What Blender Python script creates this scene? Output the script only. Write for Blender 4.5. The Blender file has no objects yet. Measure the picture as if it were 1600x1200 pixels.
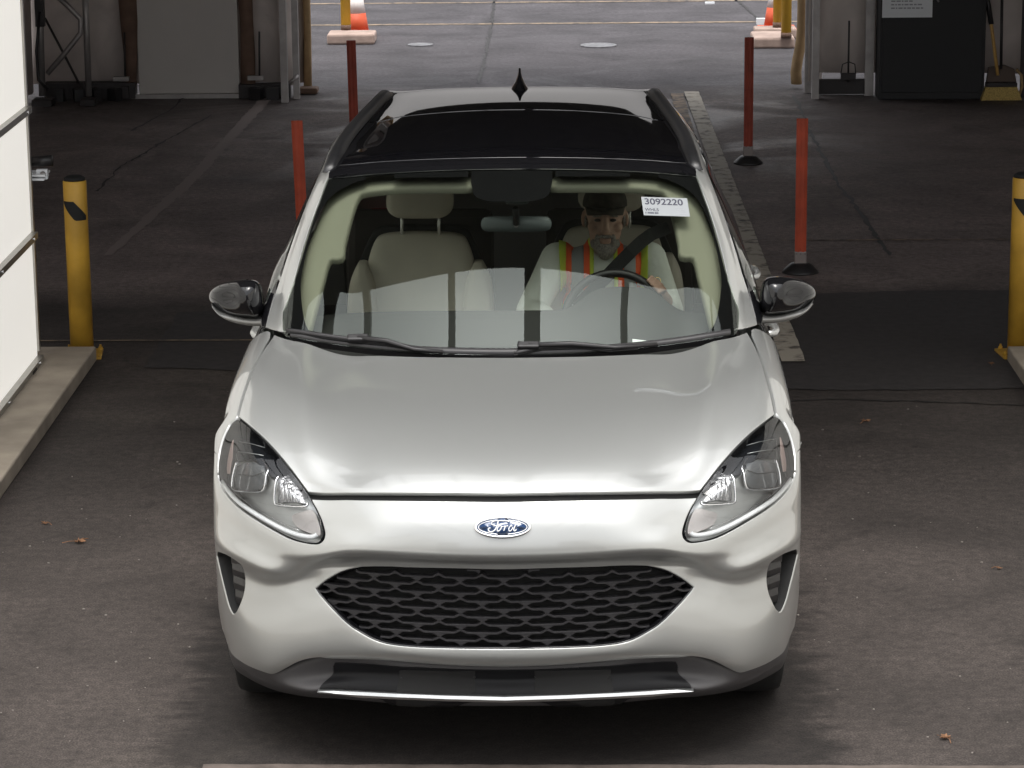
import bpy, bmesh, math, random
import numpy as np
from mathutils import Vector, Matrix
from mathutils.geometry import delaunay_2d_cdt
random.seed(7)
rng = np.random.default_rng(7)
S = bpy.context.scene
COL = S.collection
rad = math.radians
pi = math.pi

# ------------------------------------------------------------------ camera
F, TH, H, D, CX, PSI, RO = 4500, rad(13.614), 3.27, 8.28, .197, rad(1.136), rad(-.55)
def cam_axes():
    f = Vector((-math.sin(PSI)*math.cos(TH), math.cos(PSI)*math.cos(TH), -math.sin(TH)))
    r = Vector((math.cos(PSI), math.sin(PSI), 0)); u = r.cross(f)
    return r*math.cos(RO)+u*math.sin(RO), u*math.cos(RO)-r*math.sin(RO), f
AR, AU, AF = cam_axes()
CP = Vector((CX, -D, H))
cd = bpy.data.cameras.new('camera'); cam = bpy.data.objects.new('camera', cd); COL.objects.link(cam)
m3 = Matrix((AR, AU, -AF)).transposed().to_4x4(); m3.translation = CP
cam.matrix_world = m3
cd.sensor_width = 36; cd.lens = 36*F/1600; cd.clip_start = .1; cd.clip_end = 500
S.camera = cam
# ------------------------------------------------------------------ world, sun, exposure
w = bpy.data.worlds.new('World'); S.world = w; w.use_nodes = True
nt = w.node_tree; nt.nodes.clear()
sky = nt.nodes.new('ShaderNodeTexSky'); sky.sky_type = 'NISHITA'; sky.sun_disc = False
sky.sun_elevation = rad(77); sky.sun_rotation = rad(180); sky.dust_density = 4; sky.air_density = 1
hs = nt.nodes.new('ShaderNodeHueSaturation'); hs.inputs['Saturation'].default_value = .12
bg = nt.nodes.new('ShaderNodeBackground'); bg.inputs['Strength'].default_value = .15
wo = nt.nodes.new('ShaderNodeOutputWorld')
nt.links.new(sky.outputs[0], hs.inputs['Color']); nt.links.new(hs.outputs[0], bg.inputs[0]); nt.links.new(bg.outputs[0], wo.inputs[0])
sl = bpy.data.lights.new('sun', 'SUN'); sun = bpy.data.objects.new('sun', sl); COL.objects.link(sun)
sl.energy = .5; sl.angle = rad(20); sl.color = (1, .95, .88)
sun.rotation_euler = (rad(12), rad(6), 0)
S.view_settings.view_transform = 'Standard'; S.view_settings.look = 'None'
S.view_settings.exposure = 1.35; S.view_settings.gamma = 1

# ------------------------------------------------------------------ pixel <-> place helpers (measuring only)
def at(u, v, **k):
    d = AF + AR*((u-800)/F) - AU*((v-600)/F)
    i = {'x': 0, 'y': 1, 'z': 2}[list(k)[0]]; t = (list(k.values())[0]-CP[i])/d[i]
    return CP + d*t
def proj_np(P):
    q = P - np.array(CP); d = q @ np.array(AF)
    return 800+F*(q @ np.array(AR))/d, 600-F*(q @ np.array(AU))/d

# ------------------------------------------------------------------ materials
def mat(name, col=(.5, .5, .5), rough=.5, metal=0., coat=0., spec=.5, noise=None, bump=None, alpha=None, coatr=.03, emit=None):
    """noise=(scale, amount[, detail]) varies the colour; bump=(scale, strength, distance)"""
    m = bpy.data.materials.new(name); m.use_nodes = True
    n = m.node_tree; b = n.nodes['Principled BSDF']
    b.inputs['Base Color'].default_value = (*col, 1); b.inputs['Roughness'].default_value = rough
    b.inputs['Metallic'].default_value = metal; b.inputs['Coat Weight'].default_value = coat
    b.inputs['Coat Roughness'].default_value = coatr; b.inputs['Specular IOR Level'].default_value = spec
    tc = n.nodes.new('ShaderNodeTexCoord')
    if noise:
        t = n.nodes.new('ShaderNodeTexNoise'); t.inputs['Scale'].default_value = noise[0]; t.inputs['Detail'].default_value = noise[2] if len(noise) > 2 else 6
        r = n.nodes.new('ShaderNodeMapRange'); r.inputs['From Min'].default_value = .3; r.inputs['From Max'].default_value = .7
        r.inputs['To Min'].default_value = 1-noise[1]; r.inputs['To Max'].default_value = 1+noise[1]
        x = n.nodes.new('ShaderNodeVectorMath'); x.operation = 'SCALE'; x.inputs[0].default_value = col
        n.links.new(tc.outputs['Object'], t.inputs['Vector']); n.links.new(t.outputs[0], r.inputs[0])
        n.links.new(r.outputs[0], x.inputs['Scale']); n.links.new(x.outputs[0], b.inputs['Base Color'])
    if bump:
        t = n.nodes.new('ShaderNodeTexNoise'); t.inputs['Scale'].default_value = bump[0]; t.inputs['Detail'].default_value = 5
        q = n.nodes.new('ShaderNodeBump'); q.inputs['Strength'].default_value = bump[1]; q.inputs['Distance'].default_value = bump[2]
        n.links.new(tc.outputs['Object'], t.inputs['Vector']); n.links.new(t.outputs[0], q.inputs['Height']); n.links.new(q.outputs[0], b.inputs['Normal'])
    return m
def glass_mat(name, tint, ior=1.5, rough=.0, boost=1.0, gl=(1, 1, 1)):
    m = bpy.data.materials.new(name); m.use_nodes = True; n = m.node_tree; n.nodes.clear()
    o = n.nodes.new('ShaderNodeOutputMaterial'); mx = n.nodes.new('ShaderNodeMixShader')
    t = n.nodes.new('ShaderNodeBsdfTransparent'); t.inputs[0].default_value = (*tint, 1)
    g = n.nodes.new('ShaderNodeBsdfGlossy'); g.inputs['Roughness'].default_value = rough; g.inputs[0].default_value = (*gl, 1)
    f = n.nodes.new('ShaderNodeFresnel'); f.inputs[0].default_value = ior
    k = n.nodes.new('ShaderNodeMath'); k.operation = 'MULTIPLY'; k.inputs[1].default_value = boost; k.use_clamp = True
    n.links.new(f.outputs[0], k.inputs[0]); n.links.new(k.outputs[0], mx.inputs[0])
    n.links.new(t.outputs[0], mx.inputs[1]); n.links.new(g.outputs[0], mx.inputs[2]); n.links.new(mx.outputs[0], o.inputs[0])
    return m
M = {}
M['paint'] = mat('pearl_white_paint', (.395, .402, .392), .37, metal=.58, coat=1.0, coatr=.015)
M['paint'].node_tree.nodes['Principled BSDF'].inputs['Coat IOR'].default_value = 1.5
M['black_gloss'] = mat('gloss_black', (.006, .006, .007), .06, spec=.5)
M['black_plastic'] = mat('black_plastic', (.017, .016, .017), .42, bump=(600, .15, .001))
M['black_soft'] = mat('matt_black', (.008, .008, .008), .8)
M['grey_plastic'] = mat('dark_grey_plastic', (.05, .048, .05), .5, bump=(500, .2, .001))
M['chrome'] = mat('chrome', (.85, .85, .86), .08, metal=1)
M['satin'] = mat('satin_silver', (.42, .43, .43), .32, metal=.9)
M['glass'] = glass_mat('windscreen_glass', (.82, .855, .80), 1.5, boost=1.05, gl=(.92, 1, .95))
M['side_glass'] = glass_mat('side_glass', (.62, .68, .63), 1.5, boost=1.6)
M['privacy'] = glass_mat('privacy_glass', (.09, .1, .09), 1.5, boost=1.6)
M['lens'] = glass_mat('lamp_lens', (.93, .94, .94), 1.45, boost=1.0)
M['roof_glass'] = mat('roof_glass', (.004, .004, .005), .02, spec=.7)
M['rubber'] = mat('rubber', (.012, .012, .012), .75, bump=(200, .3, .002))
M['beige'] = mat('beige_trim', (.21, .21, .16), .8, bump=(900, .2, .001))
M['seat'] = mat('beige_seat', (.50, .46, .39), .75, noise=(6, .08), bump=(700, .3, .001))
M['seat_dark'] = mat('seat_back_dark', (.02, .02, .02), .8)
M['blue'] = mat('badge_blue', (.02, .05, .13), .2, coat=1)
M['white_letter'] = mat('badge_white', (.85, .86, .87), .2, metal=.3)
M['amber'] = mat('amber_reflector', (.75, .2, .06), .25)
M['lamp_bowl'] = mat('lamp_grey_bezel', (.42, .43, .43), .3, metal=.7)
M['rim'] = mat('rim_silver', (.5, .5, .5), .3, metal=.9)
M['paper'] = mat('white_paper', (.72, .74, .76), .6)
M['ink'] = mat('ink', (.03, .03, .05), .6)
M['ink_soft'] = mat('ink_grey', (.3, .31, .33), .6)
M['yellow'] = mat('yellow_paint', (.50, .285, .035), .5, noise=(5, .26, 10), bump=(60, .2, .003))
M['yellow_clean'] = mat('yellow_paint_bright', (.62, .36, .03), .5, noise=(7, .1))
M['orange_post'] = mat('orange_plastic', (.37, .055, .022), .5, noise=(9, .2))
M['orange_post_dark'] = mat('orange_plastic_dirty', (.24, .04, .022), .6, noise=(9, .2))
M['post_clear'] = mat('grey_sleeve', (.2, .17, .16), .4)
M['cone'] = mat('cone_orange', (.6, .09, .03), .55)
M['cone_white'] = mat('cone_band', (.75, .7, .68), .5)
M['concrete'] = mat('concrete', (.36, .31, .25), .9, noise=(5, .2), bump=(80, .4, .004))
M['pink_concrete'] = mat('island_concrete', (.36, .27, .23), .9, noise=(8, .2), bump=(60, .4, .004))
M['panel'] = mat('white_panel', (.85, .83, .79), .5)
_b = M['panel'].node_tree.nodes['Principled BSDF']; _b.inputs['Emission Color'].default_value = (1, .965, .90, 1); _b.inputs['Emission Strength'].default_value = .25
M['alu'] = mat('aluminium', (.42, .41, .38), .35, metal=.75, noise=(15, .1))
M['galv'] = mat('galvanised_steel', (.33, .31, .3), .45, metal=.6, noise=(10, .15))
M['steel_dark'] = mat('dark_steel', (.035, .03, .03), .6, metal=.2)
M['tarp'] = None
M['door_white'] = mat('door_panel', (.50, .47, .44), .55, noise=(2, .05))
M['brown'] = mat('brown_curtain', (.14, .085, .06), .85, noise=(8, .25))
M['tan'] = mat('tan_canvas', (.4, .27, .14), .85, noise=(8, .2))
M['black_case'] = mat('black_cabinet', (.006, .006, .007), .6)
M['wood'] = mat('wood_handle', (.55, .33, .1), .55, noise=(30, .15))
M['bristle'] = mat('broom_straw', (.5, .36, .12), .85, noise=(120, .35), bump=(300, .8, .004))
M['skin'] = mat('skin', (.40, .25, .19), .6, noise=(25, .12), bump=(160, .25, .002))
M['beard'] = mat('grey_beard', (.24, .215, .195), .9, noise=(160, .4), bump=(220, .9, .006))
M['cap'] = mat('dark_cap', (.035, .028, .02), .85, noise=(30, .7), bump=(300, .3, .002))
M['shirt'] = mat('white_shirt', (.80, .82, .76), .85, noise=(5, .06), bump=(25, .5, .01))
M['vest_yellow'] = mat('vest_lime', (.62, .75, .08), .75)
M['vest_orange'] = mat('vest_orange', (.95, .14, .04), .7)
M['vest_grey'] = mat('vest_reflective_grey', (.3, .31, .32), .5)
M['belt'] = mat('seat_belt', (.012, .012, .013), .7)
M['gold'] = mat('ring_gold', (.9, .7, .35), .2, metal=1)
M['eye'] = mat('eye_dark', (.02, .015, .012), .3)
M['leaf'] = mat('dry_leaf', (.20, .10, .05), .8, noise=(30, .4))
M['stone_bit'] = mat('pale_grit', (.22, .20, .18), .9)
M['bulb_dark'] = mat('lamp_black', (.01, .011, .013), .15)
M['tent_dark'] = mat('dark_tent_fabric', (.05, .045, .042), .85)

# ------------------------------------------------------------------ object helpers
def thing(name, label, cat, loc=(0, 0, 0), group=None):
    o = bpy.data.objects.new(name, None); COL.objects.link(o); o.location = loc
    o.empty_display_size = .2
    o['label'] = label; o['category'] = cat
    if group: o['group'] = group
    return o
def tag(o, label, cat, group=None):
    o['label'] = label; o['category'] = cat
    if group: o['group'] = group
    return o
def obj(name, me, m=None, parent=None, smooth=False, label=None):
    if isinstance(me, bmesh.types.BMesh):
        bm = me; me = bpy.data.meshes.new(name); bm.to_mesh(me); bm.free()
    if m is not None and not me.materials: me.materials.append(m)
    if smooth: me.polygons.foreach_set('use_smooth', [True]*len(me.polygons))
    o = bpy.data.objects.new(name, me); COL.objects.link(o)
    if parent:
        o.parent = parent
        if parent.location.length > 0 and parent.type == 'EMPTY' and parent.parent is None:
            o.matrix_parent_inverse = Matrix.Translation(-parent.location)
    if label: o['label'] = label
    return o
def structure(o): o['kind'] = 'structure'; return o
def add_box(bm, c, s, rz=0, rx=0, ry=0, bevel=0):
    r = bmesh.ops.create_cube(bm, size=1)
    mt = Matrix.Translation(c) @ Matrix.Rotation(rz, 4, 'Z') @ Matrix.Rotation(ry, 4, 'Y') @ Matrix.Rotation(rx, 4, 'X') @ Matrix.Diagonal((*s, 1))
    bmesh.ops.transform(bm, matrix=mt, verts=r['verts'])
    if bevel:
        es = list({e for v in r['verts'] for e in v.link_edges})
        bmesh.ops.bevel(bm, geom=es, offset=bevel, segments=2, affect='EDGES', profile=.5)
def box(name, c, s, m, parent=None, rz=0, rx=0, ry=0, bevel=0, label=None):
    bm = bmesh.new(); add_box(bm, c, s, rz, rx, ry, bevel); return obj(name, bm, m, parent, False, label)
def add_tube(bm, pts, r, n=10, cap=True, closed=False):
    pts = [Vector(p) for p in pts]; rs = r if isinstance(r, (list, tuple)) else [r]*len(pts)
    rings = []; up = None
    for i, p in enumerate(pts):
        a = pts[i-1] if i else (pts[-1] if closed else p); b = pts[(i+1) % len(pts)] if (i < len(pts)-1 or closed) else p
        t = (b-a).normalized()
        if up is None: up = t.cross(Vector((0, 0, 1)) if abs(t.z) < .9 else Vector((0, 1, 0))).normalized()
        else: up = (up - t*up.dot(t)).normalized()
        s = t.cross(up)
        rings.append([bm.verts.new(p + (up*math.cos(2*pi*k/n)+s*math.sin(2*pi*k/n))*rs[i]) for k in range(n)])
    m = len(rings)
    for i in range(m if closed else m-1):
        A, B = rings[i], rings[(i+1) % m]
        for k in range(n): bm.faces.new((A[k], A[(k+1) % n], B[(k+1) % n], B[k]))
    if cap and not closed: bm.faces.new(rings[0][::-1]); bm.faces.new(rings[-1])
def tube(name, pts, r, m, parent=None, n=10, closed=False, label=None):
    bm = bmesh.new(); add_tube(bm, pts, r, n, closed=closed); bmesh.ops.recalc_face_normals(bm, faces=bm.faces)
    o = obj(name, bm, m, parent, True, label); return o
def add_lathe(bm, prof, c=(0, 0, 0), n=24):
    rings = [[bm.verts.new((c[0]+r*math.cos(2*pi*k/n), c[1]+r*math.sin(2*pi*k/n), c[2]+z)) for k in range(n)] for r, z in prof]
    for A, B in zip(rings, rings[1:]):
        for k in range(n): bm.faces.new((A[k], A[(k+1) % n], B[(k+1) % n], B[k]))
    bm.faces.new(rings[0][::-1]); bm.faces.new(rings[-1])
def from_np(name, V, Fs, m, parent=None, smooth=True, normals=None, label=None):
    me = bpy.data.meshes.new(name); me.from_pydata([tuple(v) for v in V], [], Fs); me.materials.append(m)
    me.polygons.foreach_set('use_smooth', [smooth]*len(me.polygons)); me.update()
    if normals is not None: me.normals_split_custom_set_from_vertices([tuple(n) for n in normals])
    return obj(name, me, None, parent, label=label)
def copy_tree(o, parent=None, **props):
    c = o.copy(); COL.objects.link(c)
    if parent: c.parent = parent
    for k, v in props.items(): c[k] = v
    for ch in list(o.children): copy_tree(ch, c)
    return c

# ------------------------------------------------------------------ surfaces sampled from hand-measured nets
def hermite(P, kn, K):
    """P (n, m, 3): interpolate along axis 0 with knots kn, K steps per span"""
    n = len(P); T = np.zeros_like(P)
    for i in range(n):
        if i == 0: T[i] = (P[1]-P[0])/(kn[1]-kn[0])
        elif i == n-1: T[i] = (P[-1]-P[-2])/(kn[-1]-kn[-2])
        else:
            h0, h1 = kn[i]-kn[i-1], kn[i+1]-kn[i]
            T[i] = ((P[i]-P[i-1])/h0*h1 + (P[i+1]-P[i])/h1*h0)/(h0+h1)
    out = []
    for i in range(n-1):
        h = kn[i+1]-kn[i]
        for k in range(K if i < n-2 else K+1):
            t = k/K
            out.append((2*t**3-3*t*t+1)*P[i]+(t**3-2*t*t+t)*h*T[i]+(-2*t**3+3*t*t)*P[i+1]+(t**3-t*t)*h*T[i+1])
    return np.array(out)
class Surf:
    """left half net (rows x cols, col 0 on the centre line); t > 0 is the -x side"""
    def __init__(s, rows, K=10, smooth=None, mirror=True, origin=0):
        P = np.array([[tuple(p) for p in r] for r in rows], float)
        s.mirror = mirror
        if mirror:
            P[:, 0, 0] = 0
            R = P[:, :0:-1].copy(); R[:, :, 0] *= -1
            P = np.concatenate([R, P], 1)
        s.nc = P.shape[1]; s.nr = P.shape[0]; s.c0 = (s.nc-1)//2 if mirror else 0
        d0 = np.linalg.norm(np.diff(P, axis=0), axis=2).mean(1); kr = np.concatenate([[0], np.cumsum(np.maximum(d0, 1e-3))])
        d1 = np.linalg.norm(np.diff(P, axis=1), axis=2).mean(0); kc = np.concatenate([[0], np.cumsum(np.maximum(d1, 1e-3))])
        Dn = hermite(P, kr, K); Dn = hermite(Dn.transpose(1, 0, 2), kc, K).transpose(1, 0, 2)
        s.K = K; s.D = Dn
        if smooth: s.relax(*smooth)
        s.finish()
        s.sr = float(d0.mean()); s.sc = float(d1.mean())
    def relax(s, it, wr, wc):
        """wr(row), wc(row): smoothing weights along the two directions, as functions of net row"""
        D_ = s.D; n = D_.shape[0]
        r = np.arange(n)/s.K; a = np.array([wr(x) for x in r])[:, None, None]; b = np.array([wc(x) for x in r])[:, None, None]
        for _ in range(it):
            L = np.zeros_like(D_); L[1:-1] = (D_[2:]+D_[:-2])/2-D_[1:-1]
            Q = np.zeros_like(D_); Q[:, 1:-1] = (D_[:, 2:]+D_[:, :-2])/2-D_[:, 1:-1]
            Q[:, s.c0*s.K, 0] = 0
            D_ = D_+.42*a*L+.42*b*Q
        s.D = D_
    def finish(s):
        ds = np.gradient(s.D, axis=0); dt = np.gradient(s.D, axis=1)
        N = np.cross(ds, dt); l = np.linalg.norm(N, axis=2, keepdims=True); s.N_ = N/np.maximum(l, 1e-9)
        s.flip = 1
        s.U, s.V = proj_np(s.D.reshape(-1, 3)); s.U = s.U.reshape(s.D.shape[:2]); s.V = s.V.reshape(s.D.shape[:2])
    def outward(s, ref):
        """flip normals so that they point away from ref"""
        v = s.D-np.array(ref)
        if (v*s.N_).sum(2).mean() < 0: s.N_ = -s.N_; s.flip = -1
        return s
    def _b(s, A, ss, tt):
        i = np.clip(np.asarray(ss, float)*s.K, 0, A.shape[0]-1.001); j = np.clip((np.asarray(tt, float)+s.c0)*s.K, 0, A.shape[1]-1.001)
        i0 = i.astype(int); j0 = j.astype(int); a = (i-i0)[..., None]; b = (j-j0)[..., None]
        return (A[i0, j0]*(1-a)*(1-b)+A[i0+1, j0]*a*(1-b)+A[i0, j0+1]*(1-a)*b+A[i0+1, j0+1]*a*b)
    def P(s, ss, tt): return s._b(s.D, ss, tt)
    def N(s, ss, tt):
        n = s._b(s.N_, ss, tt); return n/np.linalg.norm(n, axis=-1, keepdims=True)
    def trace(s, pts, off=0., tmax=None, tmin=0, rmax=None):
        """image points -> (row, col) parameters on the left half, on the surface moved by off"""
        if off: 
            U, V = proj_np((s.D+s.N_*off).reshape(-1, 3)); U = U.reshape(s.D.shape[:2]); V = V.reshape(s.D.shape[:2])
        else: U, V = s.U, s.V
        j0 = int((tmin+s.c0)*s.K); j1 = int((tmax+s.c0)*s.K)+1 if tmax else U.shape[1]
        res = []
        for p in pts:
            if len(p) == 3: res.append((p[0], p[1])); continue      # already (s, t, flag)
            e = (U[:, j0:j1]-p[0])**2+(V[:, j0:j1]-p[1])**2
            if rmax: e = e[:int(rmax*s.K)]
            k = int(e.argmin()); i, j = divmod(k, e.shape[1]); j += j0
            i = min(max(i, 1), U.shape[0]-2); j = min(max(j, 1), U.shape[1]-2)
            J = np.array([[(U[i+1, j]-U[i-1, j])/2, (U[i, j+1]-U[i, j-1])/2], [(V[i+1, j]-V[i-1, j])/2, (V[i, j+1]-V[i, j-1])/2]])
            try: q = np.linalg.solve(J, np.array([p[0]-U[i, j], p[1]-V[i, j]]))
            except Exception: q = np.zeros(2)
            q = np.clip(q, -1.2, 1.2)
            res.append(((i+q[0])/s.K, (j+q[1])/s.K-s.c0))
        return res
def resample(pl, step, closed=True, sc=(1, 1)):
    pts = list(pl)+([pl[0]] if closed else []); out = []
    for a, b in zip(pts, pts[1:]):
        L = math.hypot((b[0]-a[0])*sc[0], (b[1]-a[1])*sc[1]); n = max(1, int(math.ceil(L/step)))
        for k in range(n): out.append((a[0]+(b[0]-a[0])*k/n, a[1]+(b[1]-a[1])*k/n))
    if not closed: out.append(pts[-1])
    return out
def spline(pts, n=5, closed=False):
    """Catmull-Rom through 2-D points"""
    P = [np.array(p[:2], float) for p in pts]; out = []; m = len(P)
    for i in range(m if closed else m-1):
        p0 = P[i-1] if (i or closed) else P[0]; p1 = P[i]; p2 = P[(i+1) % m]; p3 = P[(i+2) % m] if (closed or i+2 < m) else p2
        for k in range(n):
            t = k/n
            out.append(tuple(.5*((2*p1)+(-p0+p2)*t+(2*p0-5*p1+4*p2-p3)*t*t+(-p0+3*p1-3*p2+p3)*t**3)))
    if not closed: out.append(tuple(P[-1]))
    return out
def inside(p, poly):
    x, y = p; c = False; j = len(poly)-1
    for i in range(len(poly)):
        xi, yi = poly[i]; xj, yj = poly[j]
        if (yi > y) != (yj > y) and x < (xj-xi)*(y-yi)/(yj-yi)+xi: c = not c
        j = i
    return c
def patch(name, sf, outline, m, parent=None, holes=(), step=.012, off=0., rim=.012, label=None, bev=.0015, sgn=1, thick=True):
    """a panel cut out of a surface: outline and holes in (row, col) parameters; edges rolled in by rim"""
    sr, sc = sf.sr, sf.sc
    loops = [resample(outline, step, True, (sr, sc))]+[resample(h, step, True, (sr, sc)) for h in holes]
    V = []; E = []
    for L in loops:
        b = len(V); V += [(p[0]*sr, p[1]*sc*sgn) for p in L]; E += [(b+i, b+(i+1) % len(L)) for i in range(len(L))]
    nb = len(V)
    B = np.array(V); lo, hi = B.min(0), B.max(0)
    polys = []; b = 0
    for L in loops: polys.append(np.array(V[b:b+len(L)])); b += len(L)
    gx = np.arange(lo[0]+step/2, hi[0], step); gy = np.arange(lo[1]+step/2, hi[1], step)
    GX, GY = np.meshgrid(gx, gy, indexing='ij'); Q = np.stack([GX.ravel(), GY.ravel()], 1)
    def ins(Q, poly):
        c = np.zeros(len(Q), bool); n = len(poly)
        for i in range(n):
            a = poly[i]; d = poly[i-1]
            with np.errstate(divide='ignore', invalid='ignore'):
                hit = ((a[1] > Q[:, 1]) != (d[1] > Q[:, 1])) & (Q[:, 0] < (d[0]-a[0])*(Q[:, 1]-a[1])/(d[1]-a[1])+a[0])
            c ^= hit
        return c
    ok = ins(Q, polys[0])
    for pl in polys[1:]: ok &= ~ins(Q, pl)
    Q = Q[ok]
    if len(Q):
        cell = {}
        for i in range(nb): cell.setdefault((int(V[i][0]//step), int(V[i][1]//step)), []).append(V[i])
        keep = []
        for q in Q:
            ci, cj = int(q[0]//step), int(q[1]//step); good = True
            for a in (-1, 0, 1):
                for c in (-1, 0, 1):
                    for z in cell.get((ci+a, cj+c), ()):
                        if (z[0]-q[0])**2+(z[1]-q[1])**2 < (.55*step)**2: good = False
            if good: keep.append(tuple(q))
        V += keep
    vo, eo, fo, ov, oe, of = delaunay_2d_cdt([Vector(v) for v in V], E, [], 0, 1e-6)
    W = np.array([tuple(v) for v in vo]); 
    T = [tuple(f) for f in fo]; cen = np.array([W[list(f)].mean(0) for f in T])
    ok = ins(cen, polys[0])
    for pl in polys[1:]: ok &= ~ins(cen, pl)
    T = [f for f, k in zip(T, ok) if k]
    ss = W[:, 0]/sr; tt = W[:, 1]/sc
    P = sf.P(ss, tt); N = sf.N(ss, tt); P = P+N*off
    f2 = []
    for f in T:
        a, b_, c = P[f[0]], P[f[1]], P[f[2]]
        f2.append(f if np.cross(b_-a, c-a) @ N[f[0]] > 0 else f[::-1])
    T = f2
    cnt = {}
    for f in T:
        for a, b_ in zip(f, f[1:]+f[:1]): cnt[(a, b_)] = 1
    be = [(a, b_) for (a, b_) in cnt if (b_, a) not in cnt]
    Pn = [p for p in P]; Nn = [n for n in N]
    if rim > 0:
        out = {}
        for a, b_ in be:
            e = P[b_]-P[a]; L = np.linalg.norm(e)
            if L < 1e-9: continue
            o = np.cross(e/L, N[a])
            for k in (a, b_): out[k] = out.get(k, 0)+o
        idx = {}
        for k, o in out.items():
            o = o/max(np.linalg.norm(o), 1e-9); i = len(Pn)
            Pn.append(P[k]+o*bev-N[k]*bev*1.1); Nn.append((o*.85+N[k]*.5)/np.linalg.norm(o*.85+N[k]*.5))
            Pn.append(P[k]+o*bev-N[k]*rim); Nn.append(o); idx[k] = i
        for a, b_ in be:
            if a in idx and b_ in idx:
                i, j = idx[a], idx[b_]; T.append((b_, a, i, j)); T.append((j, i, i+1, j+1))
    used = sorted({v for f in T for v in f}); mp = {v: i for i, v in enumerate(used)}
    return from_np(name, [Pn[v] for v in used], [tuple(mp[v] for v in f) for f in T], m, parent, True, [Nn[v] for v in used], label)
def mirt(L): return [(a, -b) for a, b in L][::-1]
def sym(L):
    """left half outline running from centre line to centre line -> whole outline"""
    return list(L)+[(a, -b) for a, b in L[::-1][(1 if abs(L[-1][1]) < 1e-6 else 0):]][:(-1 if abs(L[0][1]) < 1e-6 else None)]

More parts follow.
